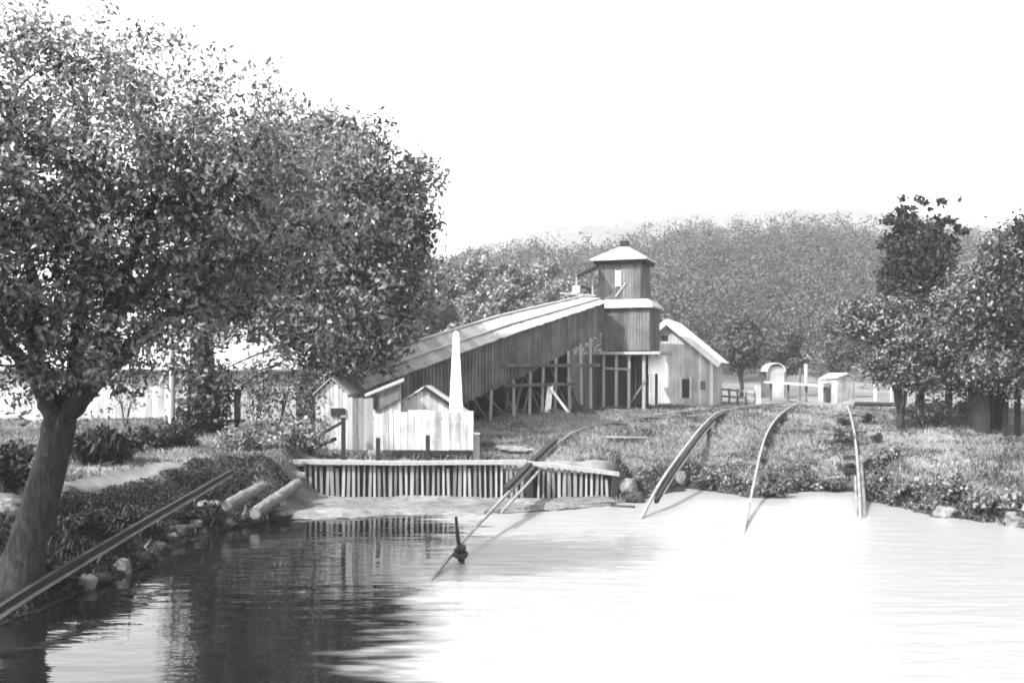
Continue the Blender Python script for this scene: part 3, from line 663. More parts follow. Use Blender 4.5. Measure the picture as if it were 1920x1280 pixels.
# ------------------------------------------------------------------ board fence, hut, post and shed above the weir
def planks(mb, a, c, z0, z1, n, th=0.04, gap=0.015, topjit=0.04, z1b=None):
    """vertical boards standing between two ground points"""
    a = Vector((a[0], a[1], 0)); c = Vector((c[0], c[1], 0)); d = c - a; L = d.length; ang = math.atan2(d.y, d.x); wdt = L / n
    for i in range(n):
        p = a + d * ((i + .5) / n); top = z1 + ((z1b - z1) * (i + .5) / n if z1b is not None else 0) + random.uniform(-topjit, topjit)
        off = random.uniform(-0.006, 0.006); nrm = Vector((-math.sin(ang), math.cos(ang), 0))
        q = p + nrm * off; mb.box((q.x, q.y, (z0 + top) / 2), (wdt - gap, th, top - z0), ang)
    return mb
fy_ = 36.9; fz = 1.72
def fx_(u, d=fy_): return (u - 960) / F * d
def zz(v, d=fy_): return CAMZ - (v - HV) / F * d
fe = thing("board_fence", (fx_(765), fy_, 1.4), "white board fence standing on top of the weir", "fence")
planks(MB(), (fx_(652), fy_), (fx_(700), fy_), fz, zz(745), 5).build("board_panel", M["pale_wood"], fe)
planks(MB(), (fx_(701), fy_), (fx_(738), fy_), fz, zz(774), 4).build("board_panel", M["fence_wood"], fe)
planks(MB(), (fx_(739), fy_), (fx_(828), fy_), fz, zz(770), 7).build("board_panel", M["fence_wood"], fe)
planks(MB(), (fx_(829), fy_), (fx_(888), fy_), fz, zz(772), 5).build("board_panel", M["fence_wood"], fe)
MB().box((fx_(812), fy_ - .02, 1.62), (2.9, 0.08, 0.16), tone=.2).build("gap_shade_strip", dk, fe)  # dark strip imitates the shaded gap under the boards
MB().box((fx_(770), fy_ + .06, zz(785)), (4.4, 0.06, 0.1), tone=.6).build("top_rail", M["pale_wood"], fe)
for u, v0, v1, wpx, lab in ((644, 782, 858, 8, "tall dark post at the white fence's left end"), (709, 820, 861, 8, "short dark post in front of the white fence's left boards"),
                      (802, 816, 864, 8, "dark post with pale top in front of the middle of the white fence"), (893, 814, 858, 12, "stout dark post at the white fence's right end")):
    d = 36.2; x = (u - 960) / F * d; o = thing("post", (x, d, 1.4), lab, "post", "dark posts along the weir's top")
    wq = wpx / F * d
    MB().box((x, d, (1.3 + zz(v0, d)) / 2), (wq, wq, zz(v0, d) - 1.3), 0.1, 0.4, 0.006).build("post_body", M["dark_wood"] if u != 893 else ow, o)
    MB().box((x, d, zz(v0, d) + 0.03), (wq * 1.15, wq * 1.15, 0.06), 0.1, 0.7, 0.006).build("post_cap", M["pale_wood"], o)

hd = 38.6; hx0, hx1, hxa = fx_(716, hd), fx_(872, hd), fx_(796, hd)
hut = thing("gabled_hut", (hxa, hd, Tz(hxa, hd)), "small white gabled hut behind the board fence", "hut")
hz0 = Tz(hxa, hd) - 0.1; he, ha = zz(775, hd), zz(728, hd)
front = MB()
n = 12
for i in range(n):
    xa = hx0 + (hx1 - hx0) * i / n; xb = hx0 + (hx1 - hx0) * (i + 1) / n; xm = (xa + xb) / 2
    tp = he + (ha - he) * (1 - abs(xm - hxa) / (max(hxa - hx0, hx1 - hxa)))
    front.box((xm, hd, (hz0 + tp) / 2), (xb - xa - .012, .05, tp - hz0))
front.build("front_wall", M["white_wood"], hut)
sd_ = MB(); 
for xs in (hx0 + .03, hx1 - .03): planks(sd_, (xs, hd + .06), (xs, hd + 3), hz0, he - .08, 10)
sd_.build("side_wall", M["white_wood"], hut)
for sx in (-1, 1):
    e = Vector((hx0 - .16 if sx < 0 else hx1 + .16, hd - .16, he - .1)); r_ = Vector((hxa, hd - .16, ha + .1)); bk = Vector((0, 3.3, 0))
    q = [e, r_, r_ + bk, e + bk] if sx > 0 else [r_, e, e + bk, r_ + bk]
    if (Vector(q[1]) - Vector(q[0])).cross(Vector(q[3]) - Vector(q[0])).z < 0: q = q[::-1]
    MB().slab(q, 0.06).build("roof", M["white_wood"], hut)
MB().bar((hxa, hd - .2, ha + .05), (hx1 + .16, hd - .2, he - .15), .04, .12, .2).build("barge_board", dk, hut)

# lean-to with a grey slanted shutter
ld = 37.8; lt = thing("lean_to", (fx_(725, ld), ld, Tz(fx_(725, ld), ld)), "small white lean-to with grey slanted shutter behind the fence's left end", "shed")
z0 = Tz(fx_(725, ld), ld) - .1
planks(MB(), (fx_(690, ld), ld), (fx_(752, ld), ld), z0, zz(738, ld), 8, z1b=zz(714, ld)).build("wall", M["fence_wood"], lt)
MB().slab([P(708, 770, ld - .1), P(748, 748, ld - .1), P(748, 722, ld - .06), P(708, 742, ld - .06)], 0.04).build("shutter", M["old_wood"], lt)
MB().slab([P(684, 742, ld - .2), P(757, 713, ld - .2), P(757, 708, ld + 1.6), P(684, 738, ld + 1.6)], 0.05).build("roof", M["roof_grey"], lt)
MB().box((fx_(702, ld - .12), ld - .12, zz(752, ld)), (.14, .1, .6), tone=.2).build("corner_post", dk, lt)
planks(MB(), (fx_(690, ld), ld + .05), (fx_(690, ld), ld + 1.6), z0, zz(742, ld), 5).build("side_wall", M["fence_wood"], lt)

# small shed
sd = 39.5; sx_ = fx_(622, sd); ws = thing("small_shed", (sx_, sd, Tz(sx_, sd)), "small white shed with low gable left of the board fence", "shed")
z0 = Tz(sx_, sd) - .1; mb = MB(); xl, xr = fx_(592, sd), fx_(652, sd)
for i in range(7):
    xm = xl + (xr - xl) * (i + .5) / 7; tp = zz(738, sd) + (zz(712, sd) - zz(738, sd)) * (1 - abs(i - 3) / 3.5); mb.box((xm, sd, (z0 + tp) / 2), ((xr - xl) / 7 - .012, .05, tp - z0))
mb.build("front_wall", M["fence_wood"], ws)
mb = MB(); planks(mb, (xr, sd + .05), (xr, sd + 2.4), z0, zz(738, sd), 8); planks(mb, (xl, sd + .05), (xl, sd + 2.4), z0, zz(738, sd), 8); mb.build("side_wall", M["fence_wood"], ws)
ra = Vector((sx_, sd - .15, zz(706, sd)))
for e in (xl - .12, xr + .12):
    ev = Vector((e, sd - .15, zz(738, sd) - .02)); bk = Vector((0, 2.7, 0)); q = [ev, ra, ra + bk, ev + bk]
    if (q[1] - q[0]).cross(q[3] - q[0]).z < 0: q = q[::-1]
    MB().slab(q, .05).build("roof", M["roof_grey"], ws)
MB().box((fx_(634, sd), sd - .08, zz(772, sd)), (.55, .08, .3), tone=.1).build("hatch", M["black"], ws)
log(P(545, 855, 36.0), P(630, 822, 37.0), .09, "dark pole leaning beside the small white shed", M["dark_wood"], "pole")
log(P(560, 838, 37.0), P(640, 792, 38.0), .07, "second dark pole propped against the small white shed, higher up", M["dark_wood"], "pole")

# tall tapered white post
pd = 37.9; px_ = fx_(855, pd); tp = thing("tapered_post", (px_, pd, Tz(px_, pd)), "tall tapered white wooden post rising behind the board fence", "post")
z0 = Tz(px_, pd) - .1; z1 = zz(626, pd); mb = MB(); a, c = .31, .09; rz = .2
def sq(h, z): return [(px_ + h * (cx * math.cos(rz) - cy * math.sin(rz)), pd + h * (cx * math.sin(rz) + cy * math.cos(rz)), z) for cx, cy in ((-1, -1), (1, -1), (1, 1), (-1, 1))]
mb.add(sq(a, z0) + sq(c, z1), [(3, 2, 1, 0), (4, 5, 6, 7), (0, 1, 5, 4), (1, 2, 6, 5), (2, 3, 7, 6), (3, 0, 4, 7)], .8).build("shaft", M["cloth"], tp)
MB().add(sq(c * 1.1, z1) + sq(.04, z1 + .1), [(3, 2, 1, 0), (4, 5, 6, 7), (0, 1, 5, 4), (1, 2, 6, 5), (2, 3, 7, 6), (3, 0, 4, 7)], .8).build("point", M["cloth"], tp)

# loose boards
def board(a, c, wd, label, m=None):
    a = Vector(a); c = Vector(c); o = thing("plank", (a + c) / 2, label, "plank", "loose planks on the ground"); MB().bar(a, c, wd, .05, .6).build("plank_body", m or M["white_wood"], o)
board(hit(1090, 818, .05), hit(1212, 820, .05), .34, "long white plank lying in the grass behind the weir")
board(hit(905, 832, .06), hit(985, 828, .06), .2, "dark plank lying right of the white fence", M["dark_wood"])
board(hit(905, 850, .06), hit(1000, 842, .06), .3, "pale plank lying on the slab right of the white fence")

# ------------------------------------------------------------------ the covered gallery (inclined, boarded, on a trestle)
E = [Vector((-6.3, 43.5, 3.85)), Vector((0.4, 50.75, 6.62)), Vector((5.3, 56.2, 8.45))]      # near eave
RG = [Vector((-7.4, 44.5, 4.9)), Vector((-0.7, 51.75, 7.4)), Vector((4.3, 57.3, 8.9))]      # ridge
far = Vector((-2.2, 2.0, 0))
ga = thing("covered_gallery", (0, 50.5, Tz(0, 50.5)), "long boarded gallery sloping up to the mine tower on a trestle", "gallery")
rf = MB()
for i in range(2):
    n = 24
    for k in range(n):
        a0, a1 = k / n, (k + 1) / n; jj = (E[i] - RG[i]).normalized() * random.uniform(-.035, .035)
        rf.slab([E[i].lerp(E[i + 1], a0) + jj, E[i].lerp(E[i + 1], a1) + jj * random.uniform(.4, 1), RG[i].lerp(RG[i + 1], a1), RG[i].lerp(RG[i + 1], a0)], .06, random.uniform(.2, .9))
rf.build("roof", M["roof"], ga)
rf = MB()
for i in range(2): rf.slab([RG[i], RG[i + 1], E[i + 1] + far + Vector((0, 0, 0)), E[i] + far], .06, .6)
rf.build("roof", M["roof"], ga)
MB().path([r + Vector((0, 0, .05)) for r in RG], .16, .08, .9).build("ridge_board", M["roof"], ga)
MB().path([e.lerp(r, .45) + Vector((.03, -.03, .05)) for e, r in zip(E, RG)], .12, .06, 1).build("roof_batten", M["white_wood"], ga)
def on(tt):
    return E[0].lerp(E[1], tt * 2) if tt < .5 else E[1].lerp(E[2], tt * 2 - 1)
wl_ = MB(); n = 86; inn = Vector((-.18, .16, 0))
low = lambda tt: float(np.interp(tt, [0, .2, .45, .62, .82, 1], [4.0, 2.6, 2.45, 2.3, 1.9, 1.55]))
for k in range(n):
    t0, t1_ = k / n, (k + 1) / n; p = on((t0 + t1_) / 2) + inn; zb = max(Tz(p.x, p.y) - .1, p.z - low((t0 + t1_) / 2) + random.uniform(-.06, .06)); ang = math.atan2(11.2, 10.2)
    tpz = p.z - .06; wl_.box((p.x, p.y, (zb + tpz) / 2), (17.2 / n - .012, .05, tpz - zb), ang)
wl_.build("side_wall", M["old_wood"], ga)
wl_ = MB()
for k in range(40):
    p = on((k + .5) / 40) + far * .9; zb = Tz(p.x, p.y) - .1; wl_.box((p.x, p.y, (zb + p.z - .1) / 2), (17.2 / 40 + .002, .05, p.z - .1 - zb), math.atan2(11.2, 10.2), .2)
wl_.build("far_wall", M["dark_wood"], ga)  # dark colour down to the ground imitates shade under the trestle
planks(MB(), (E[0].x - .1, E[0].y + .2), (E[0].x - 2.0, E[0].y + 1.9), Tz(-5, 46) - .1, 4.4, 10, z1b=4.5).build("end_wall", M["old_wood"], ga)
for tt in (.3, .4, .48, .56, .63, .70, .77, .84, .9):
    p = on(tt) + inn * .3; g = Tz(p.x, p.y) - .1; tz_ = p.z - low(tt) + .1
    if tz_ - g > .35: MB().bar((p.x + random.uniform(-.1, .1), p.y, g), (p.x, p.y, tz_), .14, .14, .7).build("trestle_post", M["pale_wood"], ga)
for t0, t1_, zf in ((.44, .95, 4.9), (.44, .8, 3.9)):
    a = on(t0); c = on(t1_); MB().bar((a.x, a.y, zf), (c.x, c.y, zf + .05), .1, .16, .6).build("trestle_beam", M["old_wood"], ga)

rs = random.Random(5)
for k in range(12):
    t0 = rs.uniform(.4, .93); p = on(t0) + inn * 2; q = on(min(.97, max(.36, t0 + rs.uniform(-.1, .1)))) + inn * 4; g = Tz(p.x, p.y)
    MB().bar((p.x, p.y, g - .05), (q.x, q.y, g + rs.uniform(1.2, 2.8)), .1, .1, rs.random()).build("brace", M["old_wood"], ga)
for k, (u, v, du, dv, lab) in enumerate(((985, 770, 46, -5, "grey timber lying before the gallery's dark opening"), (1135, 768, 44, 4, "grey timber lying right of the tipped cart"), (905, 768, 30, 5, "dark timber lying at the gallery wall left of the narrow leaning boards"), (1215, 756, 34, -4, "timber lying under the tower's right leg"))):
    log(hit(u, v, .08), hit(u + du, v + dv, .08), .1, lab, M["old_wood"], "timber")

# ------------------------------------------------------------------ the tower
tc_ = Vector((6.75, 58.3, 0)); ta = R(-20)
tw = thing("mine_tower", (tc_.x, tc_.y, Tz(tc_.x, tc_.y)), "square wooden mine tower on legs with a pale hipped roof", "tower")
def tw_p(lx, ly, z): c, s = math.cos(ta), math.sin(ta); return Vector((tc_.x + lx * c - ly * s, tc_.y + lx * s + ly * c, z))
def vz(v): return CAMZ - (v - HV) / F * 57.0
def tbox(name, half, z0, z1, n, m, cxo=0, parent=tw, hy=None):
    hy = hy or half; mb = MB()
    cs = [tw_p(cxo + sx * half, sy * hy, 0) for sx, sy in ((-1, -1), (1, -1), (1, 1), (-1, 1))]
    for i in range(4): planks(mb, cs[i], cs[(i + 1) % 4], z0, z1, n)
    return mb.build(name, m, parent)
zg = Tz(tc_.x, tc_.y)
tbox("lower_storey", 1.36, vz(657), vz(572), 15, M["old_wood"], .1)
up = tbox("upper_storey", 1.2, vz(566), vz(486), 14, M["old_wood"], -.28)
def pyramid(name, h0, z0, h1, z1, m, cxo=0, th=.1):
    vs = [tw_p(cxo + sx * h, sy * h, z) for h, z in ((h0, z0 - th), (h0, z0), (h1, z1)) for sx, sy in ((-1, -1), (1, -1), (1, 1), (-1, 1))]
    fs = [(3, 2, 1, 0), (8, 9, 10, 11)]
    for k in range(4):
        fs += [(k, (k + 1) % 4, 4 + (k + 1) % 4, 4 + k), (4 + k, 4 + (k + 1) % 4, 8 + (k + 1) % 4, 8 + k)]
    return MB().add(vs, fs, .7).build(name, m, tw)
rfo = pyramid("hip_roof", 1.62, vz(484), .25, vz(458), M["roof"], -.28)
MB().box(tw_p(-.28, 0, vz(451)), (.42, .42, .3), ta, .3).build("finial", M["dark_wood"], rfo)
MB().box(tw_p(-.28, 0, vz(490)), (2.9, 2.9, .14), ta, .2).build("eave_board", M["dark_wood"], rfo)
pyramid("skirt_roof", 1.6, vz(574), 1.25, vz(561), M["roof"], .1)
MB().box(tw_p(.3, -.1, vz(662)), (3.7, 3.3, .16), ta, .8).build("deck", M["pale_wood"], tw)
mb = MB()
for sx in (-1, 1): mb.box(tw_p(-.35 + sx * .16, -1.23, vz(522)), (.05, .05, 1.0), ta, .9)
mb.build("window_frame", M["pale_wood"], up); 
MB().box(tw_p(-.35, -1.235, vz(521)), (.3, .04, .85), ta, .9).build("window", M["cloth"], up)
MB().bar(tw_p(-.5, -1.25, vz(555)), tw_p(.1, -1.25, vz(530)), .04, .08, .8).build("brace", M["pale_wood"], up)
for lx in (-1.15, -.42, .3, 1.15):
    MB().bar(tw_p(lx, -1.42, zg - .1), tw_p(lx, -1.36, vz(664)), .16, .16, .8).build("leg", M["pale_wood"], tw)
for lx in (-1.15, 1.3): MB().bar(tw_p(lx, 1.3, zg - .1), tw_p(lx, 1.3, vz(664)), .16, .16, .6).build("leg", M["old_wood"], tw)
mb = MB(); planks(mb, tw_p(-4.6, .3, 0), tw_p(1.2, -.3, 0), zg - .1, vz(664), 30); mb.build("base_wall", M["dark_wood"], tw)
MB().bar(tw_p(-1.2, -1.46, vz(690)), tw_p(.4, -1.46, vz(692)), .08, .12, .6).build("cross_beam", M["pale_wood"], tw)
MB().bar(tw_p(.4, -1.46, zg + .3), tw_p(1.3, -1.46, zg + 1.6), .08, .1, .5).build("brace", M["old_wood"], tw)
# winding canopy on the tower's left
cn = MB(); cn.slab([P(1080, 516, 56.9), P(1118, 498, 56.6), P(1120, 494, 58), P(1082, 512, 58.4)], .2, .2); cn.build("canopy", M["dark_wood"], tw)
for u, v0, v1 in ((1081, 514, 548), (1111, 502, 556)): MB().bar(P(u, v1, 57.2), P(u, v0, 57.2), .09, .09, .8).build("canopy_post", M["pale_wood"], tw)
MB().bar(P(1050, 550, 57.2), P(1116, 555, 57.2), .5, .1, .7).build("landing", M["pale_wood"], tw)
MB().box(P(1080, 543, 57.2), (.4, .4, .4), 0, .6).build("winch_box", M["white_wood"], tw)
MB().bar(P(1090, 536, 57.4), P(1110, 545, 57.4), .12, .1, .1).build("winch_arm", M["dark_wood"], tw)
pl_ = thing("white_sheet", P(1231, 686, 57), "white sheet hanging below the tower's deck", "sheet")
MB().box(P(1231, 684, 57.0), (.95, .05, .98), R(-12), .7, .02).build("sheet_cloth", M["cloth"], pl_)
sp = MB().bar(P(1217, 668, 57.05), P(1246, 668, 57.05), .05, .05, .5).build("hanging_bar", dk, pl_)

# things in front of the trestle
aw = thing("propped_boards", hit(1035, 775), "white propped boards forming a leaning frame in front of the trestle", "boards")
hb = hit(1035, 776).y
MB().bar(P(1026, 776, hb), P(1032, 722, hb + .2), .3, .08, .9).build("upright_board", M["cloth"], aw)
MB().bar(P(1070, 778, hb - .3), P(1032, 728, hb + .1), .2, .08, .8).build("brace_board", M["cloth"], aw)
MB().bar(P(1028, 768, hb - .1), P(1062, 772, hb - .2), .1, .08, .4).build("foot_board", M["old_wood"], aw)
aw = thing("propped_boards", hit(950, 770), "narrow pale leaning boards against the gallery's left end", "boards")
hb = hit(950, 771).y
MB().bar(P(950, 772, hb), P(955, 710, hb + .4), .16, .07, .9).build("upright_board", M["pale_wood"], aw)
MB().bar(P(962, 770, hb), P(960, 695, hb + .5), .12, .07, .6).build("upright_board", M["pale_wood"], aw)
MB().bar(P(938, 722, hb + .3), P(956, 710, hb + .3), .1, .07, .8).build("cross_board", M["pale_wood"], aw)
tp_ = thing("tipped_cart", hit(1095, 778), "dark tipped mine cart lying in front of the trestle", "cart")
hb = hit(1095, 779).y; a = P(1076, 760, hb); c = P(1122, 779, hb)
MB().add([P(1070, 772, hb - .5), P(1128, 782, hb - .5), P(1112, 768, hb - .5), P(1074, 751, hb - .5), P(1070, 772, hb + .5), P(1128, 782, hb + .5), P(1112, 768, hb + .5), P(1074, 751, hb + .5)],
         [(0, 1, 2, 3), (7, 6, 5, 4), (1, 0, 4, 5), (2, 1, 5, 6), (3, 2, 6, 7), (0, 3, 7, 4)], .3).build("tub", M["dark_wood"], tp_)
for s_u in (1080, 1112):
    MB().tube([P(s_u, 775, hb - .56), P(s_u, 775, hb - .48)], [.13, .13], 14, .3).build("wheel", M["dark_wood"], tp_)

# ------------------------------------------------------------------ the gabled house behind
hc = Vector((9.65, 63.0)); hq = R(-17); HW, HL = 2.78, 6.4
hs = thing("gabled_house", (hc.x, hc.y + 2, Tz(hc.x, hc.y)), "grey boarded house with white gable roof right of the tower", "house")
def hp(lx, ly, z): c, s = math.cos(hq), math.sin(hq); return Vector((hc.x + lx * c - ly * s, hc.y + lx * s + ly * c, z))
def hv(v): return CAMZ - (v - HV) / F * 62.0
z0 = Tz(hc.x, hc.y) - .2; ze, za = hv(668), hv(597)
mb = MB(); n = 26
for i in range(n):
    xm = -HW + 2 * HW * (i + .5) / n; tp = ze + (za - ze) * (1 - abs(xm) / HW); q = hp(xm, 0, 0); mb.box((q.x, q.y, (z0 + tp) / 2), (2 * HW / n - .012, .06, tp - z0), hq)
fw = mb.build("front_wall", M["house_wood"], hs)
mb = MB(); planks(mb, hp(HW - .03, .04, 0), hp(HW - .03, HL, 0), z0, ze, 26, topjit=0); mb.build("side_wall", M["white_wood"], hs)
mb = MB(); planks(mb, hp(-HW + .03, .04, 0), hp(-HW + .03, HL, 0), z0, ze, 26, topjit=0); mb.build("side_wall", M["house_wood"], hs)
for sx in (-1, 1):
    e0 = hp(sx * (HW + .45), -.35, ze - .36); e1 = hp(sx * (HW + .45), HL + .3, ze - .36); r0 = hp(0, -.35, za + .06); r1 = hp(0, HL + .3, za + .06)
    q = [e0, e1, r1, r0] if sx > 0 else [r0, r1, e1, e0]
    MB().slab(q, .1).build("roof", M["white_wood"], hs)
    MB().bar(hp(0, -.4, za - .16), hp(sx * (HW + .45), -.4, ze - .56), .06, .3, .9).build("barge_board", M["white_wood"], hs)
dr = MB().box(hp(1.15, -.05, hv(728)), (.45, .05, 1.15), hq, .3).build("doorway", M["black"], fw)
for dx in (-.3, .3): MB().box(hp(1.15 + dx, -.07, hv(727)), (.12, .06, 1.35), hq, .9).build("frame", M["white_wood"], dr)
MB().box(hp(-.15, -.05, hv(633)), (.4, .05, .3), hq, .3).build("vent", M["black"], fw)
MB().box(hp(2.2, -.05, hv(722)), (.3, .05, .5), hq, .4).build("shutter", M["old_wood"], fw)
for sx in (HW - .06,): MB().box(hp(sx, -.05, (z0 + ze) / 2), (.2, .07, ze - z0 - .1), hq, .9).build("corner_board", M["white_wood"], fw)

# ------------------------------------------------------------------ far small things on the right
def ground_at(u, d): x = (u - 960) / F * d; return Vector((x, d, Tz(x, d)))
g = ground_at(1578, 74); hu = thing("far_hut", g, "small far white hut with dark doorway beyond the rails", "hut")
k = 74 / F
mb = MB(); planks(mb, (g.x - .35, g.y - .1), (g.x + 1.1, g.y + .5), g.z - .2, g.z + 55 * k, 9); planks(mb, (g.x + 1.1, g.y + .5), (g.x + .4, g.y + 2.2), g.z - .2, g.z + 50 * k, 8); mb.build("wall", M["fence_wood"], hu)
planks(MB(), (g.x - .35, g.y - .05), (g.x - 1.2, g.y + 1.6), g.z - .2, g.z + 50 * k, 7).build("side_wall", M["house_wood"], hu)
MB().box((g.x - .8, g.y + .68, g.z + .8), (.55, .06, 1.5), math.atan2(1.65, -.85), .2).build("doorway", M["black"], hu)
MB().slab([(g.x - 1.25, g.y + 1.5, g.z + 49 * k), (g.x - .45, g.y - .25, g.z + 52 * k), (g.x + .5, g.y + .1, g.z + 60 * k), (g.x - .3, g.y + 1.9, g.z + 60 * k)], .1).build("roof", M["white_wood"], hu)
MB().slab([(g.x - .3, g.y + 1.9, g.z + 60 * k), (g.x + .5, g.y + .1, g.z + 60 * k), (g.x + 1.25, g.y + .5, g.z + 49 * k), (g.x + .5, g.y + 2.3, g.z + 49 * k)], .1).build("roof", M["roof_grey"], hu)
g = ground_at(1456, 84); sh = thing("hooped_shelter", g, "low white hooped shelter at the foot of the wooded hill", "shelter")
mb = MB(); nn = 12; zt = CAMZ - (676 - HV) / F * 84 - g.z
vs = []
for yy in (0, 2.6):
    for r_ in (.8, .72):
        for i in range(nn + 1): a = math.pi * i / nn; vs.append((g.x + 1.0 * r_ * math.cos(a), g.y + yy, g.z + zt - .9 + .9 * r_ * math.sin(a)))
q = nn + 1; fs = []
for i in range(nn):
    fs += [(i, i + 1, 2 * q + i + 1, 2 * q + i), (q + i + 1, q + i, 3 * q + i, 3 * q + i + 1), (i + 1, i, q + i, q + i + 1), (2 * q + i, 2 * q + i + 1, 3 * q + i + 1, 3 * q + i)]
mb.add(vs, fs, .7).build("hood", M["house_wood"], sh, True)
for sx in (-.74, .74):
    for yy in (.1, 2.5): MB().box((g.x + sx, g.y + yy, g.z + (zt - .9) / 2), (.12, .12, zt - .9), 0, .5).build("leg", ow, sh)
MB().box((g.x, g.y + 2.5, g.z + (zt - .9) / 2), (1.4, .08, zt - .9), 0, .3).build("back_wall", ow, sh)
MB().box((g.x, g.y + .25, g.z + zt * .42), (1.36, .06, zt * .84), 0, .5).build("front_panel", M["house_wood"], sh)
# pale board walk strip
a = ground_at(1440, 76); c = ground_at(1552, 72); za_, zc_ = CAMZ - 16 / F * 76, CAMZ - 24 / F * 72
wk = thing("raised_walkway", (a + c) / 2, "pale raised boardwalk leading to the far white hut", "walkway")
MB().bar((a.x, a.y, za_), (c.x, c.y, zc_), 1.0, .12, .8).build("deck", M["pale_wood"], wk)
for t_ in (.05, .35, .65, .95):
    p = a.lerp(c, t_); MB().box((p.x, p.y, (p.z + za_ - .15) / 2), (.16, .16, za_ - p.z), 0, .3).build("post", ow, wk)
for u, d, v0, wq, lab in ((1511, 78, 682, .16, "tall thin pale pole beside the far boardwalk"), (1500, 78, 690, .12, "thin dark pole beside the taller pale pole at the boardwalk"), (1641, 66, 700, .14, "thin white stake right of the far white hut"),
                      (1757, 58, 712, .16, "pale stake under the rounded tree at right"), (1421, 66, 722, .3, "stout white gatepost at the far fence's right end"), (1672, 60, 715, .14, "grey stake left of the low bushy tree's stem")):
    g = ground_at(u, d); z1 = CAMZ - (v0 - HV) / F * d; o = thing("stake", g, lab, "stake", "thin stakes beyond the rails")
    MB().box((g.x, g.y, (g.z + z1) / 2 - .1), (wq, wq, z1 - g.z + .2), .2, .6, .01).build("stake_body", M["white_wood"] if u != 1500 else ow, o)
g0 = ground_at(1352, 68); g1 = ground_at(1415, 66); fn = thing("rail_fence", g0, "low rail fence right of the grey gabled house", "fence")
for t_ in (0, .25, .5, .75, 1): p = g0.lerp(g1, t_); MB().box((p.x, p.y, p.z + .4), (.12, .12, 1.0), 0, .5).build("post", ow, fn)
for zz_ in (.35, .8): MB().bar((g0.x, g0.y - .08, g0.z + zz_), (g1.x, g1.y - .08, g1.z + zz_), .05, .14, .6).build("rail", M["pale_wood"], fn)
# dark shed under the right trees
g = ground_at(1872, 45); ds = thing("dark_shed", g, "dark open shed under the trees at the right edge", "shed")
kx = 45 / F
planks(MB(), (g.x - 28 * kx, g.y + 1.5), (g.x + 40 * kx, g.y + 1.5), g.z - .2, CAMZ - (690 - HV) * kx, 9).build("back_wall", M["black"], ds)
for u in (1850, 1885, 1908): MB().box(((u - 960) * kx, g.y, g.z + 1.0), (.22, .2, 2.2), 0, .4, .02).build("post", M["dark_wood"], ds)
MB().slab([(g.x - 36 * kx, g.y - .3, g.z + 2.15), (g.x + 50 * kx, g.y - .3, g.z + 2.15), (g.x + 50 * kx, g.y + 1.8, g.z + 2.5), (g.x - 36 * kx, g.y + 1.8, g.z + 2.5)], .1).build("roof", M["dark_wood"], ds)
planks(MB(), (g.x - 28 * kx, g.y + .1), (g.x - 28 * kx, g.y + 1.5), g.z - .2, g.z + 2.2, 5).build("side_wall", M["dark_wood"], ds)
crown("low_foliage", ds_tree, [bl(1850, 690, 44.5, 60, 35, 1.6), bl(1915, 690, 44, 50, 45, 1.6), bl(1780, 690, 46, 50, 35, 1.6)], 240, 26, 0.3, 0.19, M["leaf_mid"], 0.2, 0.5, shell=0.1)
g0 = hit(1835, 800); g1 = hit(1940, 802); fn = thing("rail_fence", g0, "pale split rail fence below the dark shed at the right edge", "fence")
for t_ in (0.02, .45, .9): p = g0.lerp(g1, t_); MB().box((p.x, p.y, Tz(p.x, p.y) + .3), (.14, .14, .8), 0, .5, .02).build("post", M["pale_wood"], fn)
for zz_ in (.25, .55): MB().bar((g0.x, g0.y - .1, g0.z + zz_), (g1.x, g1.y - .1, g1.z + zz_ - .05), .06, .12, .7).build("rail", M["pale_wood"], fn)

# ------------------------------------------------------------------ white house far left behind the trees
wd_ = 50.0
def wxx(u): return (u - 960) / F * wd_
def wz_(v): return CAMZ - (v - HV) / F * wd_
wh = thing("white_house", (wxx(250), wd_, Tz(wxx(250), wd_)), "long low white boarded house behind the two big trees", "house")
zb = 1.7
ww = planks(MB(), (wxx(-120), wd_), (wxx(555), wd_), zb, wz_(690), 60, topjit=0).build("wall", M["white_wood"], wh)
planks(MB(), (wxx(555) - .03, wd_ + .05), (wxx(555) - .03, wd_ + 5), zb, wz_(690), 18, topjit=0).build("side_wall", M["white_wood"], wh)
MB().slab([(wxx(-130), wd_ - .5, wz_(692)), (wxx(570), wd_ - .5, wz_(692)), (wxx(570), wd_ + 2.6, wz_(640)), (wxx(-130), wd_ + 2.6, wz_(640))], .1).build("roof", M["white_wood"], wh)
MB().slab([(wxx(-130), wd_ + 2.6, wz_(640)), (wxx(570), wd_ + 2.6, wz_(640)), (wxx(570), wd_ + 5.6, wz_(692)), (wxx(-130), wd_ + 5.6, wz_(692))], .1).build("roof", M["white_wood"], wh)
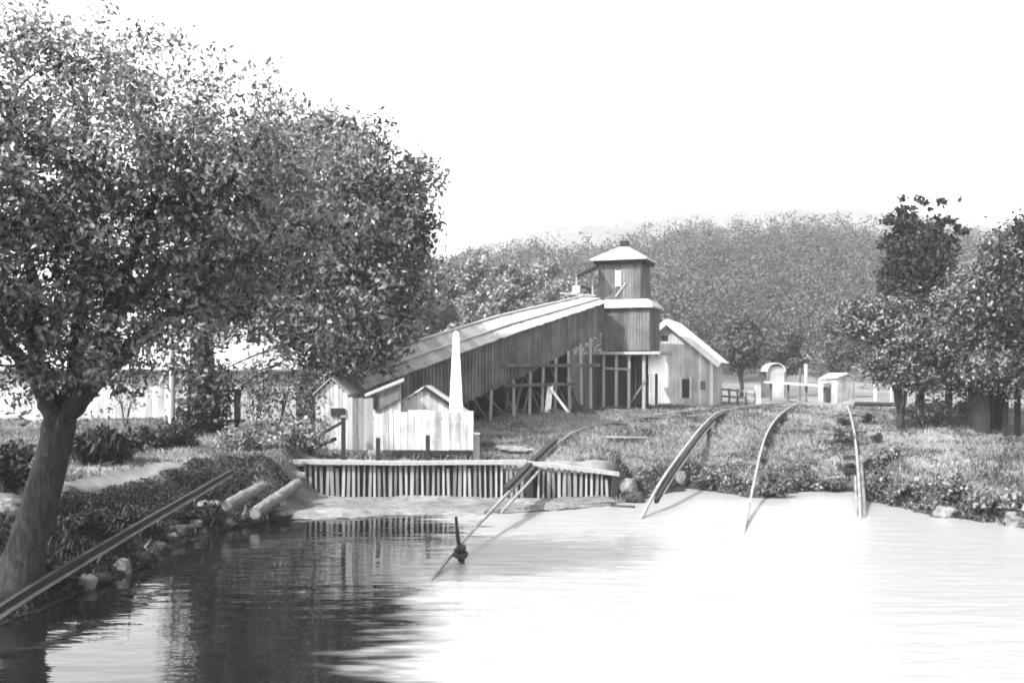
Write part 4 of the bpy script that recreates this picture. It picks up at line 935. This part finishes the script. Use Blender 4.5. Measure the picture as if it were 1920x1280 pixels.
g = ground_at(445, 45); o = thing("porch_post", g, "dark upright post in front of the white house", "post")
MB().box((g.x, g.y, (g.z + wz_(730)) / 2), (.26, .26, wz_(730) - g.z + .2), .1, .3, .02).build("post_body", dk, o)
MB().box((g.x, g.y, wz_(729)), (.34, .34, .08), .1, .3, .01).build("post_cap", dk, o)
g = ground_at(321, 41); o = thing("pale_pole", g, "tall pale pole left of the spreading tree's trunk", "pole")
z1 = CAMZ - (600 - HV) / F * 41
MB().tube([(g.x, g.y, g.z - .2), (g.x + .05, g.y, (g.z + z1) / 2), (g.x, g.y, z1)], [.14, .12, .08], 10, .8, .03).build("pole_body", M["pale_wood"], o)
MB().bar((g.x - .5, g.y, z1 - 2.6), (g.x + .05, g.y, z1 - 1.6), .1, .1, .6).build("brace", M["pale_wood"], o)

g0 = ground_at(395, 43.5); g1 = ground_at(455, 43.5); fn = thing("low_bench", g0.lerp(g1, .5), "low dark plank bench beside the dark upright post", "bench")
MB().box((g0.lerp(g1, .5).x, 43.5, g0.z + .45), (1.5, .35, .09), 0, .3).build("seat", dk, fn)
for p in (g0.lerp(g1, .12), g0.lerp(g1, .88)): MB().box((p.x, p.y, p.z + .16), (.16, .3, .5), 0, .3).build("leg", dk, fn)

# ------------------------------------------------------------------ the air
hz = MB().add([(x, y, z) for z in (-3.0, 105.0) for x, y in ((-620, -60), (620, -60), (620, 960), (-620, 960))],
              [(3, 2, 1, 0), (4, 5, 6, 7), (0, 1, 5, 4), (1, 2, 6, 5), (2, 3, 7, 6), (3, 0, 4, 7)])
mh = bpy.data.materials.new("haze_air"); mh.use_nodes = True; t = mh.node_tree; t.nodes.clear()
pv = t.nodes.new("ShaderNodeVolumePrincipled"); ou = t.nodes.new("ShaderNodeOutputMaterial")
pv.inputs["Color"].default_value = (1, 1, 1, 1); pv.inputs["Density"].default_value = 0.00033; pv.inputs["Anisotropy"].default_value = 0.0
t.links.new(pv.outputs[0], ou.inputs["Volume"])
tag(hz.build("haze", mh), "thin pale haze over the valley", None, None, "stuff")
